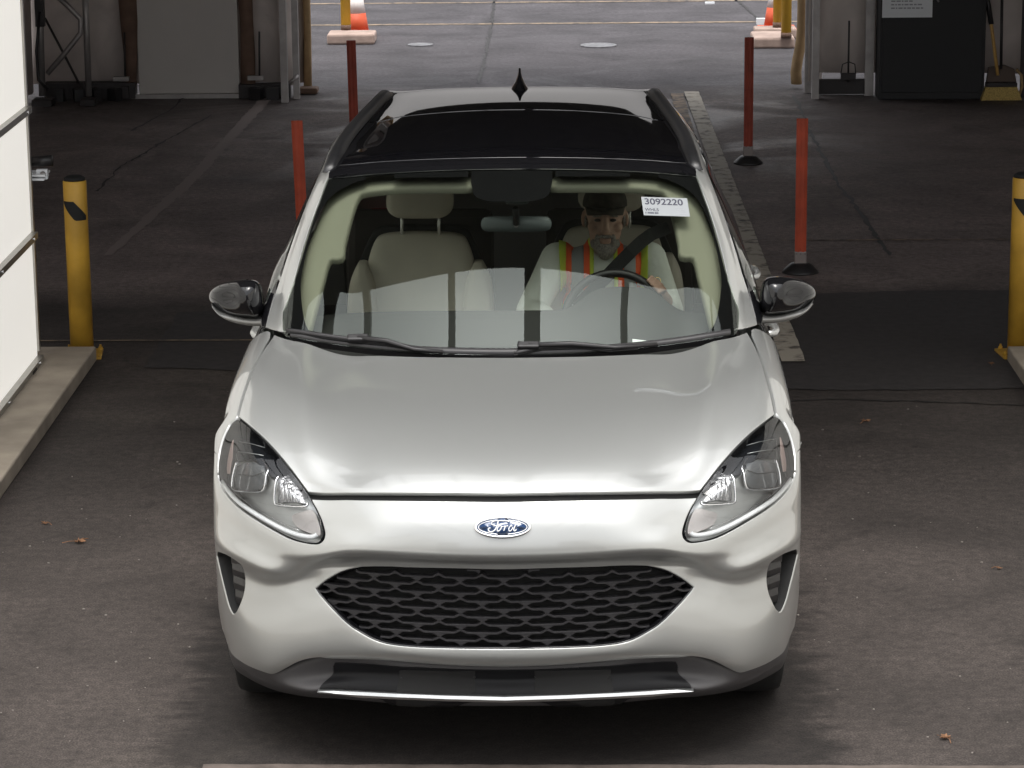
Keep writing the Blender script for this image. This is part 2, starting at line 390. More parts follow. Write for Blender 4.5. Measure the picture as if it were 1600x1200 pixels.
# ================================================================== THE GROUND
def ground_material():
    m = bpy.data.materials.new('asphalt'); m.use_nodes = True; n = m.node_tree; b = n.nodes['Principled BSDF']; L = n.links.new
    geo = n.nodes.new('ShaderNodeNewGeometry'); sep = n.nodes.new('ShaderNodeSeparateXYZ'); L(geo.outputs['Position'], sep.inputs[0])
    def noise(sc, det=6, dist=0, vec=None, rough=.6):
        t = n.nodes.new('ShaderNodeTexNoise'); t.inputs['Scale'].default_value = sc; t.inputs['Detail'].default_value = det; t.inputs['Distortion'].default_value = dist; t.inputs['Roughness'].default_value = rough
        L(vec or geo.outputs['Position'], t.inputs['Vector']); return t.outputs[0]
    def mr(src, a, b_, c, d):
        r = n.nodes.new('ShaderNodeMapRange'); L(src, r.inputs[0])
        for k, v in zip(range(1, 5), (a, b_, c, d)): r.inputs[k].default_value = v
        return r.outputs[0]
    def mul(a, c, op='MULTIPLY'):
        x = n.nodes.new('ShaderNodeMath'); x.operation = op
        for k, q in enumerate((a, c)):
            if isinstance(q, (int, float)): x.inputs[k].default_value = q
            else: L(q, x.inputs[k])
        return x.outputs[0]
    mp = n.nodes.new('ShaderNodeMapping'); mp.inputs['Scale'].default_value = (.35, 1.6, 1); L(geo.outputs['Position'], mp.inputs[0])
    big = mr(noise(1.3, 9, .8), .3, .7, .68, 1.34)
    streak = mr(noise(1.1, 6, 1.2, mp.outputs[0]), .35, .7, .9, 1.1)
    fine = mr(noise(150, 3), .3, .7, .45, 1.55)
    mid = mr(noise(26, 6), .3, .7, .68, 1.32)
    k = mul(mul(big, streak), mul(fine, mid))
    # voronoi aggregate
    vo = n.nodes.new('ShaderNodeTexVoronoi'); vo.inputs['Scale'].default_value = 140; L(geo.outputs['Position'], vo.inputs['Vector'])
    ag = mr(vo.outputs['Distance'], 0, .6, 1.25, .85); k = mul(k, ag)
    # pale silt stains
    st = noise(.55, 8, 1.5); stm = mr(st, .56, .72, 0, 1)
    col = n.nodes.new('ShaderNodeMix'); col.data_type = 'RGBA'; col.inputs[6].default_value = (.051, .042, .038, 1); col.inputs[7].default_value = (.088, .074, .062, 1)
    L(mul(stm, .6), col.inputs[0])
    # older, greyer pavement beyond the tent and damp under it
    far = mr(sep.outputs[1], 14.5, 16.0, 0, 1)
    c2 = n.nodes.new('ShaderNodeMix'); c2.data_type = 'RGBA'; c2.inputs[7].default_value = (.062, .057, .062, 1); L(far, c2.inputs[0]); L(col.outputs[2], c2.inputs[6])
    old = mul(mr(mul(sep.outputs[1], mul(noise(2.2, 5), .5), 'ADD'), 7.3, 7.9, 0, 1), mr(sep.outputs[1], 13, 16, 1, 0))
    c3 = n.nodes.new('ShaderNodeMix'); c3.data_type = 'RGBA'; c3.inputs[7].default_value = (.19, .152, .142, 1); L(mul(old, .9), c3.inputs[0]); L(c2.outputs[2], c3.inputs[6])
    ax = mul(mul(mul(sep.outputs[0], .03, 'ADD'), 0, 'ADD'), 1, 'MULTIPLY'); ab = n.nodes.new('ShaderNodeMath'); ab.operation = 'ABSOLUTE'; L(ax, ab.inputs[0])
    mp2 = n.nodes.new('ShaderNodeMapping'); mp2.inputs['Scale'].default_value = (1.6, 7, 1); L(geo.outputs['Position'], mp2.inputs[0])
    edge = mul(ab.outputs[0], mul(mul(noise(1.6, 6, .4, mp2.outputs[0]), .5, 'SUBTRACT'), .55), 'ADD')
    lane = mul(mr(edge, 1.00, 1.12, 1, 0), mr(sep.outputs[1], 3.5, 6, 1, 0))  # dark lane surface, with the car's contact shade also put into its colour
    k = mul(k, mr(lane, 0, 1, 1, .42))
    sp_ = mr(noise(320, 2), .68, .74, 1, 2.4); k = mul(k, sp_)
    dk_ = mr(noise(3.2, 9, 1.0), .30, .42, .72, 1); k = mul(k, dk_)
    sc = n.nodes.new('ShaderNodeVectorMath'); sc.operation = 'SCALE'; L(c3.outputs[2], sc.inputs[0]); L(k, sc.inputs['Scale'])
    L(sc.outputs[0], b.inputs['Base Color'])
    wet = mul(mr(noise(.8, 6, 1.5), .46, .6, 0, 1), mul(mr(sep.outputs[1], 10, 12.5, 0, 1), mr(sep.outputs[1], 14.5, 17, 1, .25)))
    rr = n.nodes.new('ShaderNodeMapRange'); L(wet, rr.inputs[0]); rr.inputs[3].default_value = .82; rr.inputs[4].default_value = .5; L(rr.outputs[0], b.inputs['Roughness'])
    bp = n.nodes.new('ShaderNodeBump'); bp.inputs['Strength'].default_value = .5; bp.inputs['Distance'].default_value = .004
    L(mul(noise(120, 4), mul(noise(9, 5), 1.5), 'ADD'), bp.inputs['Height']); L(bp.outputs[0], b.inputs['Normal'])
    b.inputs['Specular IOR Level'].default_value = .35
    return m
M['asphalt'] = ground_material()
def worn(name, col, thr=(.35, .55), sc=9):
    """worn road paint: paint colour that breaks up to show the asphalt colour"""
    m = bpy.data.materials.new(name); m.use_nodes = True; n = m.node_tree; b = n.nodes['Principled BSDF']; L = n.links.new
    g = n.nodes.new('ShaderNodeNewGeometry'); t = n.nodes.new('ShaderNodeTexNoise'); t.inputs['Scale'].default_value = sc; t.inputs['Detail'].default_value = 9; t.inputs['Roughness'].default_value = .7
    L(g.outputs['Position'], t.inputs['Vector'])
    r = n.nodes.new('ShaderNodeMapRange'); L(t.outputs[0], r.inputs[0]); r.inputs[1].default_value = thr[0]; r.inputs[2].default_value = thr[1]
    x = n.nodes.new('ShaderNodeMix'); x.data_type = 'RGBA'; x.inputs[6].default_value = (.06, .052, .048, 1); x.inputs[7].default_value = (*col, 1)
    L(r.outputs[0], x.inputs[0]); L(x.outputs[2], b.inputs['Base Color']); b.inputs['Roughness'].default_value = .8
    return m
M['stripe'] = worn('worn_white_paint', (.40, .36, .30), (.36, .5))
M['stripe_old'] = worn('worn_yellow_paint', (.27, .19, .12), (.42, .6))
M['yline'] = worn('worn_lane_paint', (.24, .18, .12), (.38, .55))
M['patch'] = mat('newer_asphalt', (.032, .028, .028), .85, noise=(20, .25), bump=(140, .5, .004))
M['tar'] = mat('tar_seal', (.02, .018, .018), .6, noise=(8, .3))
def sheet(name, poly, z, m, jag=0):
    bm = bmesh.new()
    if jag:
        q = []
        for a, b in zip(poly, poly[1:]+poly[:1]):
            n = max(1, int(math.dist(a, b)/.06))
            for k in range(n):
                t = k/n; q.append((a[0]+(b[0]-a[0])*t+random.uniform(-jag, jag), a[1]+(b[1]-a[1])*t+random.uniform(-jag, jag)))
        poly = q
    f = bm.faces.new([bm.verts.new((x, y, z)) for x, y in poly])
    if f.normal.z < 0 or True: bm.normal_update(); 
    if f.normal.z < 0: f.normal_flip()
    bmesh.ops.triangulate(bm, faces=bm.faces)
    return structure(obj(name, bm, m))
bm = bmesh.new(); bmesh.ops.create_grid(bm, x_segments=2, y_segments=2, size=1)
bmesh.ops.transform(bm, matrix=Matrix.Translation((0, 60, 0)) @ Matrix.Diagonal((120, 100, 1, 1)), verts=bm.verts)
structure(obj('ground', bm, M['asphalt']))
sheet('asphalt_patch', [(-1.9, 5.95), (-1.9, 6.9), (2.1, 7.35), (2.6, 7.35), (4.0, 7.4), (4.0, 5.1), (1.4, 5.05), (-1.9, 5.6)], .004, M['patch'], .012)
sheet('floor_joint', [(-4, 6.19), (1.2, 6.15), (1.2, 6.175), (-4, 6.215)], .008, M['yline'], .002)
sheet('floor_joint', [(1.5, 8.85), (4.1, 8.83), (4.1, 8.855), (1.5, 8.875)], .004, M['stripe_old'], .003)
sheet('stripe', [(1.256, 5.62), (1.376, 5.62), (1.29, 15.39), (1.17, 15.39)], .012, M['stripe'], .003)
sheet('stripe', [(1.045, 8.5), (1.14, 8.5), (1.16, 15.3), (1.06, 15.3)], .008, M['stripe_old'], .006)
for yy, x0, x1 in ((20.40, -2.0, 2.3), (22.4, -2.1, 2.6)):
    sheet('parking_line', [(x0-3, yy), (x1+6, yy+.05), (x1+6, yy+.16), (x0-3, yy+.1)], .004, M['yline'], .006)
def crack(pts, wd=.012, z=.004, m=None, name='pavement_crack'):
    bm = bmesh.new(); prev = None; P = []
    for a, b in zip(pts, pts[1:]):
        n = max(2, int(math.dist(a, b)/.08))
        for k in range(n):
            t = k/n; P.append((a[0]+(b[0]-a[0])*t+random.gauss(0, .008), a[1]+(b[1]-a[1])*t+random.gauss(0, .008)))
    P.append(pts[-1])
    for i, p in enumerate(P):
        q = P[min(i+1, len(P)-1)]; o = P[max(i-1, 0)]; d = Vector((q[0]-o[0], q[1]-o[1])); d.normalize(); nn = Vector((-d.y, d.x))*wd*random.uniform(.3, 1)
        c = (bm.verts.new((p[0]+nn.x, p[1]+nn.y, z)), bm.verts.new((p[0]-nn.x, p[1]-nn.y, z)))
        if prev: bm.faces.new((prev[0], prev[1], c[1], c[0]))
        prev = c
    bmesh.ops.recalc_face_normals(bm, faces=bm.faces)
    for f in bm.faces:
        if f.normal.z < 0: f.normal_flip()
    return structure(obj(name, bm, m or M['tar']))
G = lambda u, v: tuple(at(u, v, z=0))[:2]
crack([G(1240, 150), G(1270, 215), G(1310, 290), G(1350, 340), G(1390, 400)], .02)
crack([G(748, 130), G(758, 90), G(768, 40), G(772, 0)], .02)
crack([G(1150, 0), G(1185, 30), G(1225, 60)], .02)
crack([G(1215, 628), G(1300, 625), G(1420, 627), G(1600, 634)], .010)
crack([G(200, 130), G(290, 150), G(262, 175), G(205, 205)], .014, m=M['patch'])
crack([G(150, 300), G(190, 260), G(330, 180)], .012, m=M['patch'])
sheet('tyre_mark', [G(430, 150), G(300, 290), G(175, 400), G(160, 400), G(290, 280), G(410, 150)], .004, mat('faint_mark', (.215, .175, .162), .85), .01)
sheet('floor_strip', [(-.95, .175), (4, .12), (4, .0), (-.95, .05)], .004, mat('floor_strip', (.10, .08, .07), .8, noise=(12, .3)), .004)
def manhole(c, r):
    bm = bmesh.new(); add_lathe(bm, [(r, 0), (r, .012), (r*.85, .014), (r*.8, .010)], (0, 0, 0), 24)
    o = obj('manhole_cover', bm, mat('cover_iron', (.22, .22, .23), .4, metal=.5, noise=(20, .3)), None); o.location = (*c, 0); return o
tag(manhole(G(657, 71), .12), 'small round pale metal utility cover in the pavement left of the antenna', 'manhole cover')
tag(manhole(G(935, 72), .17), 'round dark utility cover in the pavement right of the antenna', 'manhole cover')
# grit nobody could count
bm = bmesh.new()
for i in range(170):
    u, v = random.uniform(0, 1600), random.uniform(560, 1199); x, y = G(u, v)
    if -1.0 < x < 1.0 and y > 0: continue
    if x < -2.05 or x > 2.3: continue
    s = random.choice((.002, .003, .004)); add_box(bm, (x, y, s*.4), (s*random.uniform(1, 2), s*2, s), random.uniform(0, 3))
o = obj('grit', bm, M['stone_bit']); tag(o, 'scattered pale grit and specks on the dark asphalt', 'grit'); o['kind'] = 'stuff'
def leaf(u, v, size, label, rz):
    bm = bmesh.new(); n = 10; c = bm.verts.new((0, 0, .006)); ring = []
    for k in range(n*2):
        a = pi*k/n; r = size*(.5 if k % 2 else 1)*(.75+.35*math.cos(a*1))*random.uniform(.8, 1.1)
        ring.append(bm.verts.new((r*math.cos(a), r*math.sin(a), .004+random.uniform(0, size*.35))))
    for k in range(2*n): bm.faces.new((c, ring[k], ring[(k+1) % (2*n)]))
    x, y = G(u, v)
    g = bmesh.ops.extrude_face_region(bm, geom=bm.faces[:]); bmesh.ops.translate(bm, vec=(0, 0, -.0015), verts=[q for q in g['geom'] if isinstance(q, bmesh.types.BMVert)])
    o = obj('fallen_leaf', bm, M['leaf']); o.location = (x, y, .002); o.rotation_euler.z = rz
    add = bmesh.new(); add_tube(add, [(0, 0, .008), (-size*.9, size*.1, .01), (-size*1.6, size*.35, .004)], .0015, 5); obj('leaf_stem', add, M['leaf'], o)
    tag(o, label, 'leaf', 'fallen leaves on the asphalt')
leaf(122, 849, .038, 'brown dry leaf on the asphalt left of the car bumper, below the kerb', .4)
leaf(1352, 660, .03, 'small curled leaf on the asphalt right of the right headlight', 1.2)
leaf(1478, 1156, .028, 'reddish leaf near the bottom right corner of the asphalt', 2.)
leaf(1560, 890, .016, 'tiny reddish leaf fragment at the right edge beside the front bumper', .2)
leaf(72, 820, .02, 'dark shrivelled leaf just above left of the largest brown leaf', 2.7)
leaf(1549, 570, .02, 'small pale leaf on the asphalt by the right yellow bollard', 1.7)

# ================================================================== KERBS, PANEL WALL, BOLLARDS
def kerb(x0, x1, y0, y1, label):
    k = thing('kerb', label, 'kerb', ((x0+x1)/2, y1, 0))
    n = 5; L = (y1-y0)/n
    for i in range(n):
        box('kerb_stone', ((x0+x1)/2, y0+L*(i+.5), .0375), (abs(x1-x0), L-.004, .075), M['concrete'], k, bevel=.008)
kerb(-2.95, -2.165, -9.0, 5.76, 'low concrete kerb under the white panel wall on the left')
kerb(2.375, 3.2, -9.0, 5.66, 'low concrete kerb corner at the right edge behind the yellow bollard')
def wall_panels(x, label, side):
    t = thing('panel_wall', label, 'wall', (x, 5.45, .12))
    for j in range(9):
        y1 = 5.46-j*1.6
        for k, (z0, z1) in enumerate(((.085, .70), (.70, 1.315), (1.315, 1.93), (1.93, 2.54), (2.54, 3.15))):
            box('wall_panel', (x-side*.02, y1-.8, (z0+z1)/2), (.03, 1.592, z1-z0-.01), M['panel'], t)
    for z in (.085, .70, 1.315, 1.93, 2.54, 3.15):
        r = box('rail', (x+side*.004, -1.74, z), (.045, 14.4, .032), M['alu'], t)
        for k in range(12):
            bm = bmesh.new(); add_tube(bm, [(x+side*.026, 5.35-k*.8, z), (x+side*.031, 5.35-k*.8, z)], .007, 8); obj('screw', bm, M['chrome'], r)
    box('end_post', (x-side*.02, 5.475, 1.65), (.05, .03, 3.06), M['alu'], t)
    for j in range(9):
        box('foot', (x-side*.02, 5.2-j*1.6, .081), (.1, .1, .012), M['steel_dark'], t)
    return t
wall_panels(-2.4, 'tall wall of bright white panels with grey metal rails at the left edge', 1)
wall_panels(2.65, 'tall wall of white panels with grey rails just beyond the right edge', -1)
def bollard(x, y, label, h=.9, r=.0585):
    t = thing('bollard', label, 'bollard', (x, y, 0), 'yellow steel bollards beside the lane')
    bm = bmesh.new(); add_lathe(bm, [(r, 0), (r, h-.006), (r-.004, h)], (x, y, 0), 40); obj('post', bm, M['yellow'], t, True)
    bm = bmesh.new(); add_lathe(bm, [(r-.003, h-.002), (r-.006, h+.012), (r*.6, h+.022), (.01, h+.024)], (x, y, 0), 32); obj('cap', bm, M['black_soft'], t, True)
    # slanted black band: wraps the front, parallelogram
    bm = bmesh.new(); n = 14; L = []
    for k in range(n+1):
        a = -pi/2-1.15+2.3*k/n; f = k/n
        zt = h-.10 if f < .5 else h-.10-(f-.5)*2*.075; zb = h-.10-.085*min(1, f*1.9)-.012 
        L.append([bm.verts.new((x+(r+.001)*math.cos(a), y+(r+.001)*math.sin(a), z)) for z in (zt, zb)])
    for a, b in zip(L, L[1:]): bm.faces.new((a[0], a[1], b[1], b[0]))
    bmesh.ops.recalc_face_normals(bm, faces=bm.faces); obj('black_band', bm, M['black_soft'], t, True)
    bp = box('base_plate', (x, y, .008), (.2, .2, .014), M['yellow'], t, bevel=.002, rz=.1)
    for a in (-1, 1):
        for b in (-1, 1):
            bm = bmesh.new(); add_lathe(bm, [(.011, .015), (.011, .028), (.006, .03), (.006, .04)], (x+a*.08, y+b*.08, 0), 6); obj('bolt', bm, M['yellow'], bp)
bollard(-2.255, 5.87, 'yellow bollard with slanted black band at the end of the left kerb')
bollard(2.452, 5.78, 'yellow bollard with slanted black band cut off by the right edge')
def delineator(x, y, label, m, lean=(0, 0)):
    t = thing('delineator_post', label, 'delineator post', (x, y, 0), 'orange flexible posts along the lane')
    bm = bmesh.new(); add_lathe(bm, [(.105, 0), (.10, .012), (.065, .045), (.05, .055)], (x, y, 0), 24); obj('base', bm, M['black_plastic'], t, True)
    bm = bmesh.new(); prof = [(-.032, -.006), (-.014, -.016), (0, -.010), (.014, -.016), (.032, -.006), (.032, .006), (.014, .014), (-.014, .014), (-.032, .006)]
    A = [bm.verts.new((x+a, y+b, .12)) for a, b in prof]; B = [bm.verts.new((x+a+lean[0], y+b+lean[1], .885)) for a, b in prof]
    for k in range(9): bm.faces.new((A[k], A[(k+1) % 9], B[(k+1) % 9], B[k]))
    bm.faces.new(B); bm.faces.new(A[::-1]); bmesh.ops.recalc_face_normals(bm, faces=bm.faces); obj('blade', bm, m, t)
    box('sleeve', (x, y, .085), (.07, .03, .075), M['post_clear'], t, bevel=.006)
    for a in (-.025, 0, .025): box('rivet', (x+a, y-.017, .11), (.006, .006, .006), M['chrome'], t)
_b, _t = at(476, 425, z=0), at(464, 196, y=7.95)
delineator(_b.x, 7.95, 'orange flexible post nearest on the left, just left of the windshield pillar', M['orange_post'], (_t.x-_b.x, 0))
_b, _t = at(556, 258, z=0), at(548.5, 66, y=11.75)
delineator(_b.x, 11.75, 'orange flexible post further back on the left, behind the roof corner', M['orange_post_dark'], (_t.x-_b.x, 0))
delineator(1.53, 7.9, 'orange flexible post nearest on the right, its foot behind the wing mirror', M['orange_post'])
delineator(1.472, 11.77, 'dull orange flexible post further back on the right, with its black foot in view', M['orange_post_dark'])

# ================================================================== TENT
def fabric(name, col, tr=.25):
    m = bpy.data.materials.new(name); m.use_nodes = True; n = m.node_tree; b = n.nodes['Principled BSDF']; L = n.links.new
    b.inputs['Roughness'].default_value = .75
    tc = n.nodes.new('ShaderNodeTexCoord'); t = n.nodes.new('ShaderNodeTexNoise'); t.inputs['Scale'].default_value = 2.5; t.inputs['Detail'].default_value = 8; t.inputs['Distortion'].default_value = 1
    L(tc.outputs['Object'], t.inputs['Vector']); r = n.nodes.new('ShaderNodeMapRange'); L(t.outputs[0], r.inputs[0]); r.inputs[1].default_value = .3; r.inputs[2].default_value = .7; r.inputs[3].default_value = .8; r.inputs[4].default_value = 1.12
    v = n.nodes.new('ShaderNodeVectorMath'); v.operation = 'SCALE'; v.inputs[0].default_value = col; L(r.outputs[0], v.inputs['Scale']); L(v.outputs[0], b.inputs['Base Color'])
    bp = n.nodes.new('ShaderNodeBump'); bp.inputs['Strength'].default_value = .6; bp.inputs['Distance'].default_value = .03; L(t.outputs[0], bp.inputs['Height']); L(bp.outputs[0], b.inputs['Normal'])
    return m
M['tarp'] = fabric('tent_fabric', (.60, .53, .49))
M['roof_fabric'] = fabric('tent_roof_fabric', (.08, .074, .068))
def cloth_wall(name, p0, p1, z0, z1, m, amp=.02, parent=None, seg=.12, thick=.006):
    """hanging fabric with shallow vertical folds"""
    p0, p1 = Vector((*p0, 0)), Vector((*p1, 0)); L = (p1-p0).length; d = (p1-p0)/L; nn = Vector((-d.y, d.x, 0))
    n = max(4, int(L/seg)); mz = 10; bm = bmesh.new(); ph = random.uniform(0, 9)
    rows = []
    for j in range(mz+1):
        z = z0+(z1-z0)*j/mz; rows.append([bm.verts.new(p0+d*(L*i/n)+nn*(amp*math.sin(i*1.7+ph+.3*math.sin(j))*(1-.4*j/mz)+.5*amp*math.sin(i*.61+j*.9))+Vector((0, 0, z))) for i in range(n+1)])
    for a, b in zip(rows, rows[1:]):
        for i in range(n): bm.faces.new((a[i], a[i+1], b[i+1], b[i]))
    g = bmesh.ops.extrude_face_region(bm, geom=bm.faces[:]); bmesh.ops.translate(bm, vec=nn*thick, verts=[q for q in g['geom'] if isinstance(q, bmesh.types.BMVert)])
    bmesh.ops.recalc_face_normals(bm, faces=bm.faces)
    return obj(name, bm, m, parent, True)
YW = 15.35; ROOFZ = 4.6; YF = 2.12
tent = thing('tent', 'large dim fabric tent over the lane behind the car', 'tent', (0, YW, 0))
cloth_wall('back_wall', (-4.25, YW+.12), (-2.08, YW+.12), .10, ROOFZ+.02, M['tarp'], .025, tent)
cloth_wall('back_wall', (2.26, YW+.02), (7.0, YW-.35), .16, ROOFZ+.02, M['tarp'], .02, tent)
cloth_wall('side_wall', (-4.2, 6.2), (-4.2, YW+.1), .05, ROOFZ+.02, M['tarp'], .03, tent)
cloth_wall('side_wall', (7.0, 2.2), (7.0, YW-.3), .05, ROOFZ+.02, M['tarp'], .03, tent)
cloth_wall('side_wall', (-7.0, 2.2), (-4.25, 6.2), .05, ROOFZ+.02, M['tarp'], .03, tent)
box('roof', (0, (YF+YW)/2+.2, ROOFZ+.03), (14.5, YW-YF+.6, .04), M['roof_fabric'], tent)
box('header', (.07, YW+.1, 3.75), (4.4, .06, 1.7), M['roof_fabric'], tent)
for yy in (5.4, 7.9, 10.4, 12.9): box('rafter', (0, yy, ROOFZ-.12), (13.5, .09, .16), M['steel_dark'], tent)
for xx in (-4, -1.5, 1.5, 4): box('purlin', (xx, 9, ROOFZ-.06), (.05, 12.5, .07), M['steel_dark'], tent)
# front canopy frame of open steel bars above the car
for s_ in (-1, 1): cloth_wall('added_unseen_wall', (s_*2.9, -16.8), (s_*7.2, -16.8), 0, ROOFZ+.02, M['tarp'], .02, tent)  # unseen wall added behind the camera to cut low light on the bumper
fr = thing('canopy_frame', 'open steel frame above the car carrying the front of the tent', 'frame', (0, YF, 4.6))
for xx in (-2.1, -1.43, -.59, 1.0, 1.72): box('bar', (xx, -2.65, 4.6), (.06, 10, .07), M['steel_dark'], fr)
box('bar', (.12, -2.65, 4.6), (.14, 10, .12), M['steel_dark'], fr)
for yy in (-7.6,): box('cross_bar', (0, yy, 4.51), (6.6, .07, .07), M['steel_dark'], fr)
for xx in (-3.3, 3.5):
    for yy in (2.5, -7.6): box('column', (xx, yy, 2.25), (.1, .1, 4.5), M['steel_dark'], fr)
# bits along the back wall, left
base = thing('wall_ballast', 'dark row of ballast beams along the foot of the tent wall on the left', 'ballast', (-3, YW, 0))
box('beam', (-3.72, YW-.05, .07), (.75, .14, .13), M['steel_dark'], base); box('beam', (-2.28, YW-.06, .06), (.42, .14, .11), M['steel_dark'], base)
for k, xx in enumerate((-3.95, -3.8, -3.66, -3.5, -2.34, -2.2)): box('block', (xx, YW-.2, .05), (.07, .1, .1), M['black_plastic'], base, rz=k*.3)
door = thing('door', 'pale flat door panel in the tent wall between two brown strips', 'door', (-2.9, YW, 0))
box('door_leaf', (-2.905, YW-.03, 1.1), (.83, .04, 2.13), M['door_white'], door, bevel=.004)
box('threshold', (-2.905, YW-.06, .018), (.95, .09, .035), M['galv'], door)
for s, xx in ((-1, -3.385), (1, -2.42)):
    bm = bmesh.new(); n = 8; V = []
    for j in range(n+1):
        z = .06+j/n*2.3; wd = .05+.05*(j/n)
        V.append([bm.verts.new((xx+s*a*wd+.012*math.sin(j*1.3+a), YW-.07-.02*math.cos(a*2), z)) for a in (-1, -.5, 0, .5, 1)])
    for a, b in zip(V, V[1:]):
        for k in range(4): bm.faces.new((a[k], a[k+1], b[k+1], b[k]))
    g = bmesh.ops.extrude_face_region(bm, geom=bm.faces[:]); bmesh.ops.translate(bm, vec=(0, .02, 0), verts=[q for q in g['geom'] if isinstance(q, bmesh.types.BMVert)])
    bmesh.ops.recalc_face_normals(bm, faces=bm.faces)
    obj('curtain_strip', bm, M['brown'], door, True)
def jack(x, y, label):
    t = thing('wall_bracket', label, 'bracket', (x, y, 0), 'wall brackets with upright rods')
    tube('rod', [(x, y, .16), (x+.01, y, .55)], .008, M['steel_dark'], t, 6)
    box('plate', (x-.03, y, .17), (.13, .05, .035), M['galv'], t); box('shoe', (x, y, .06), (.06, .06, .1), M['steel_dark'], t)
jack(at(195, 100, y=YW-.1).x, YW-.12, 'thin bracket with upright rod on the wall left of the pale door')
jack(at(405, 95, y=YW-.1).x, YW-.12, 'thin bracket with upright rod on the wall right of the pale door')
jx = at(1326, 100, y=YW-.3).x
t = thing('wall_bracket', 'small bracket with thin rod and wire loop on the wall left of the black cabinet', 'bracket', (jx, YW-.28, 0), 'wall brackets with upright rods')
tube('rod', [(jx, YW-.28, .12), (jx, YW-.28, .62)], .008, M['steel_dark'], t, 6)
tube('wire_loop', [(jx-.06, YW-.29, .19), (jx-.05, YW-.3, .27), (jx, YW-.3, .29), (jx+.05, YW-.3, .27), (jx+.06, YW-.29, .19)], .005, M['steel_dark'], t, 5)
box('shoe', (jx, YW-.28, .17), (.12, .05, .05), M['steel_dark'], t)
tr = thing('steel_truss', 'bent steel tube bracing standing against the tent wall at far left', 'truss', (-4.0, YW-.4, 0))
P = lambda u, v, y: tuple(at(u, v, y=y))
yt = YW-.45
tube('upright', [P(66, 150, yt), P(60, -60, yt)], .028, M['galv'], tr, 10)
tube('upright', [P(139, 150, yt), P(131, -60, yt)], .026, M['galv'], tr, 10)
tube('bent_brace', [P(74, 115, yt-.03), P(100, 85, yt-.03), P(126, 52, yt-.03), P(126, 30, yt-.03), P(105, 8, yt-.03), P(82, -12, yt-.03)], .022, M['galv'], tr, 10)
tube('thin_brace', [P(70, 28, yt+.04), P(100, 85, yt+.04), P(126, 135, yt+.04)], .01, M['steel_dark'], tr, 8)
tube('cable', [P(62, 18, yt-.05), P(57, 80, yt-.05), P(60, 125, yt-.05), P(75, 140, yt-.05)], .012, M['black_plastic'], tr, 8)
box('foot_plate', (at(68, 152, y=yt).x, yt, .03), (.16, .2, .05), M['steel_dark'], tr); box('foot_plate', (at(139, 152, y=yt).x, yt, .03), (.12, .16, .05), M['steel_dark'], tr)
box('clamp', P(62, 12, yt-.02), (.07, .07, .3), M['black_plastic'], tr)
def lane_frame(side, label):
    t = thing('tent_post', label, 'tent post', (side*2.1, 15, 0))
    if side < 0:
        u0, u1, u2 = 452, 470, 483
        box('post', (at(452, 150, z=0).x+.0, 15.0, 2.2), (.055, .07, 4.4), M['galv'], t)
        box('post', (at(468, 148, z=0).x, 15.2, 2.2), (.05, .07, 4.4), M['galv'], t)
        bm = bmesh.new()
        tube('brace', [P(452, 130, 15.1), P(466, 118, 15.15)], .015, M['galv'], t)
        cloth_wall('folded_tarp', (-2.13, 15.3), (-1.99, 15.62), .08, 4.4, M['tarp'], .015, t, .05)
        tube('canvas_roll', [(-1.955, 15.6, .05), (-1.945, 15.6, .5), (-1.96, 15.6, 4.2)], [.035, .03, .03], M['tan'], t)
        box('foot_bag', (-1.95, 15.5, .03), (.18, .16, .05), M['brown'], t, bevel=.015)
    else:
        box('post', (at(1274, 155, z=0).x, 15.0, 2.2), (.055, .07, 4.4), M['galv'], t)
        box('post', (at(1259, 140, z=0).x, 15.35, 2.2), (.05, .07, 4.4), M['galv'], t)
        cloth_wall('folded_tarp', (2.18, 15.3), (2.3, 15.45), .1, 4.4, M['tarp'], .015, t, .05)
        bm = bmesh.new()
        V = []
        for j in range(13):
            z = .04+j*.1 if j < 12 else 4.2; bul = .05*math.exp(-((z-.12)/.22)**2)
            V.append([bm.verts.new((2.155-bul+.045*math.cos(a), 15.6+.06*math.sin(a), z)) for a in [2*pi*k/12 for k in range(12)]])
        for a, b in zip(V, V[1:]):
            for k in range(12): bm.faces.new((a[k], a[(k+1) % 12], b[(k+1) % 12], b[k]))
        bm.faces.new(V[0][::-1]); obj('canvas_roll', bm, M['tan'], t, True)
    return t
lane_frame(-1, 'grey metal tent posts with rolled canvas at the left of the lane opening')
lane_frame(1, 'grey metal tent posts with tan canvas roll at the right of the lane opening')
# right side
cab = thing('cabinet', 'tall matt black cabinet against the tent wall at upper right', 'cabinet', (3.14, 14.9, 0))
box('body', (3.142, 15.05, .62), (.845, .32, 1.24), M['black_case'], cab, bevel=.006)
box('door', (3.142, 14.883, .64), (.80, .012, 1.16), M['black_case'], cab, bevel=.003)
tube('handle', [P(1464, -2, 14.86), P(1467, 3, 14.86)], .008, M['galv'], cab)
sg = box('paper_notice', (0, 0, 0), (.40, .004, .30), M['paper'], None); sg.location = (2.93, 14.872, .815)
tag(sg, 'white printed paper notice taped to the top of the black cabinet', 'notice')
bm = bmesh.new()
for j in range(3):
    x = -.13
    while x < (.12 if j < 2 else .02):
        wd = random.uniform(.012, .035); add_box(bm, (x+wd/2, -.0035, -.075+j*.028), (wd, .001, .011)); x += wd+.008
obj('print', bm, M['ink_soft'], sg)
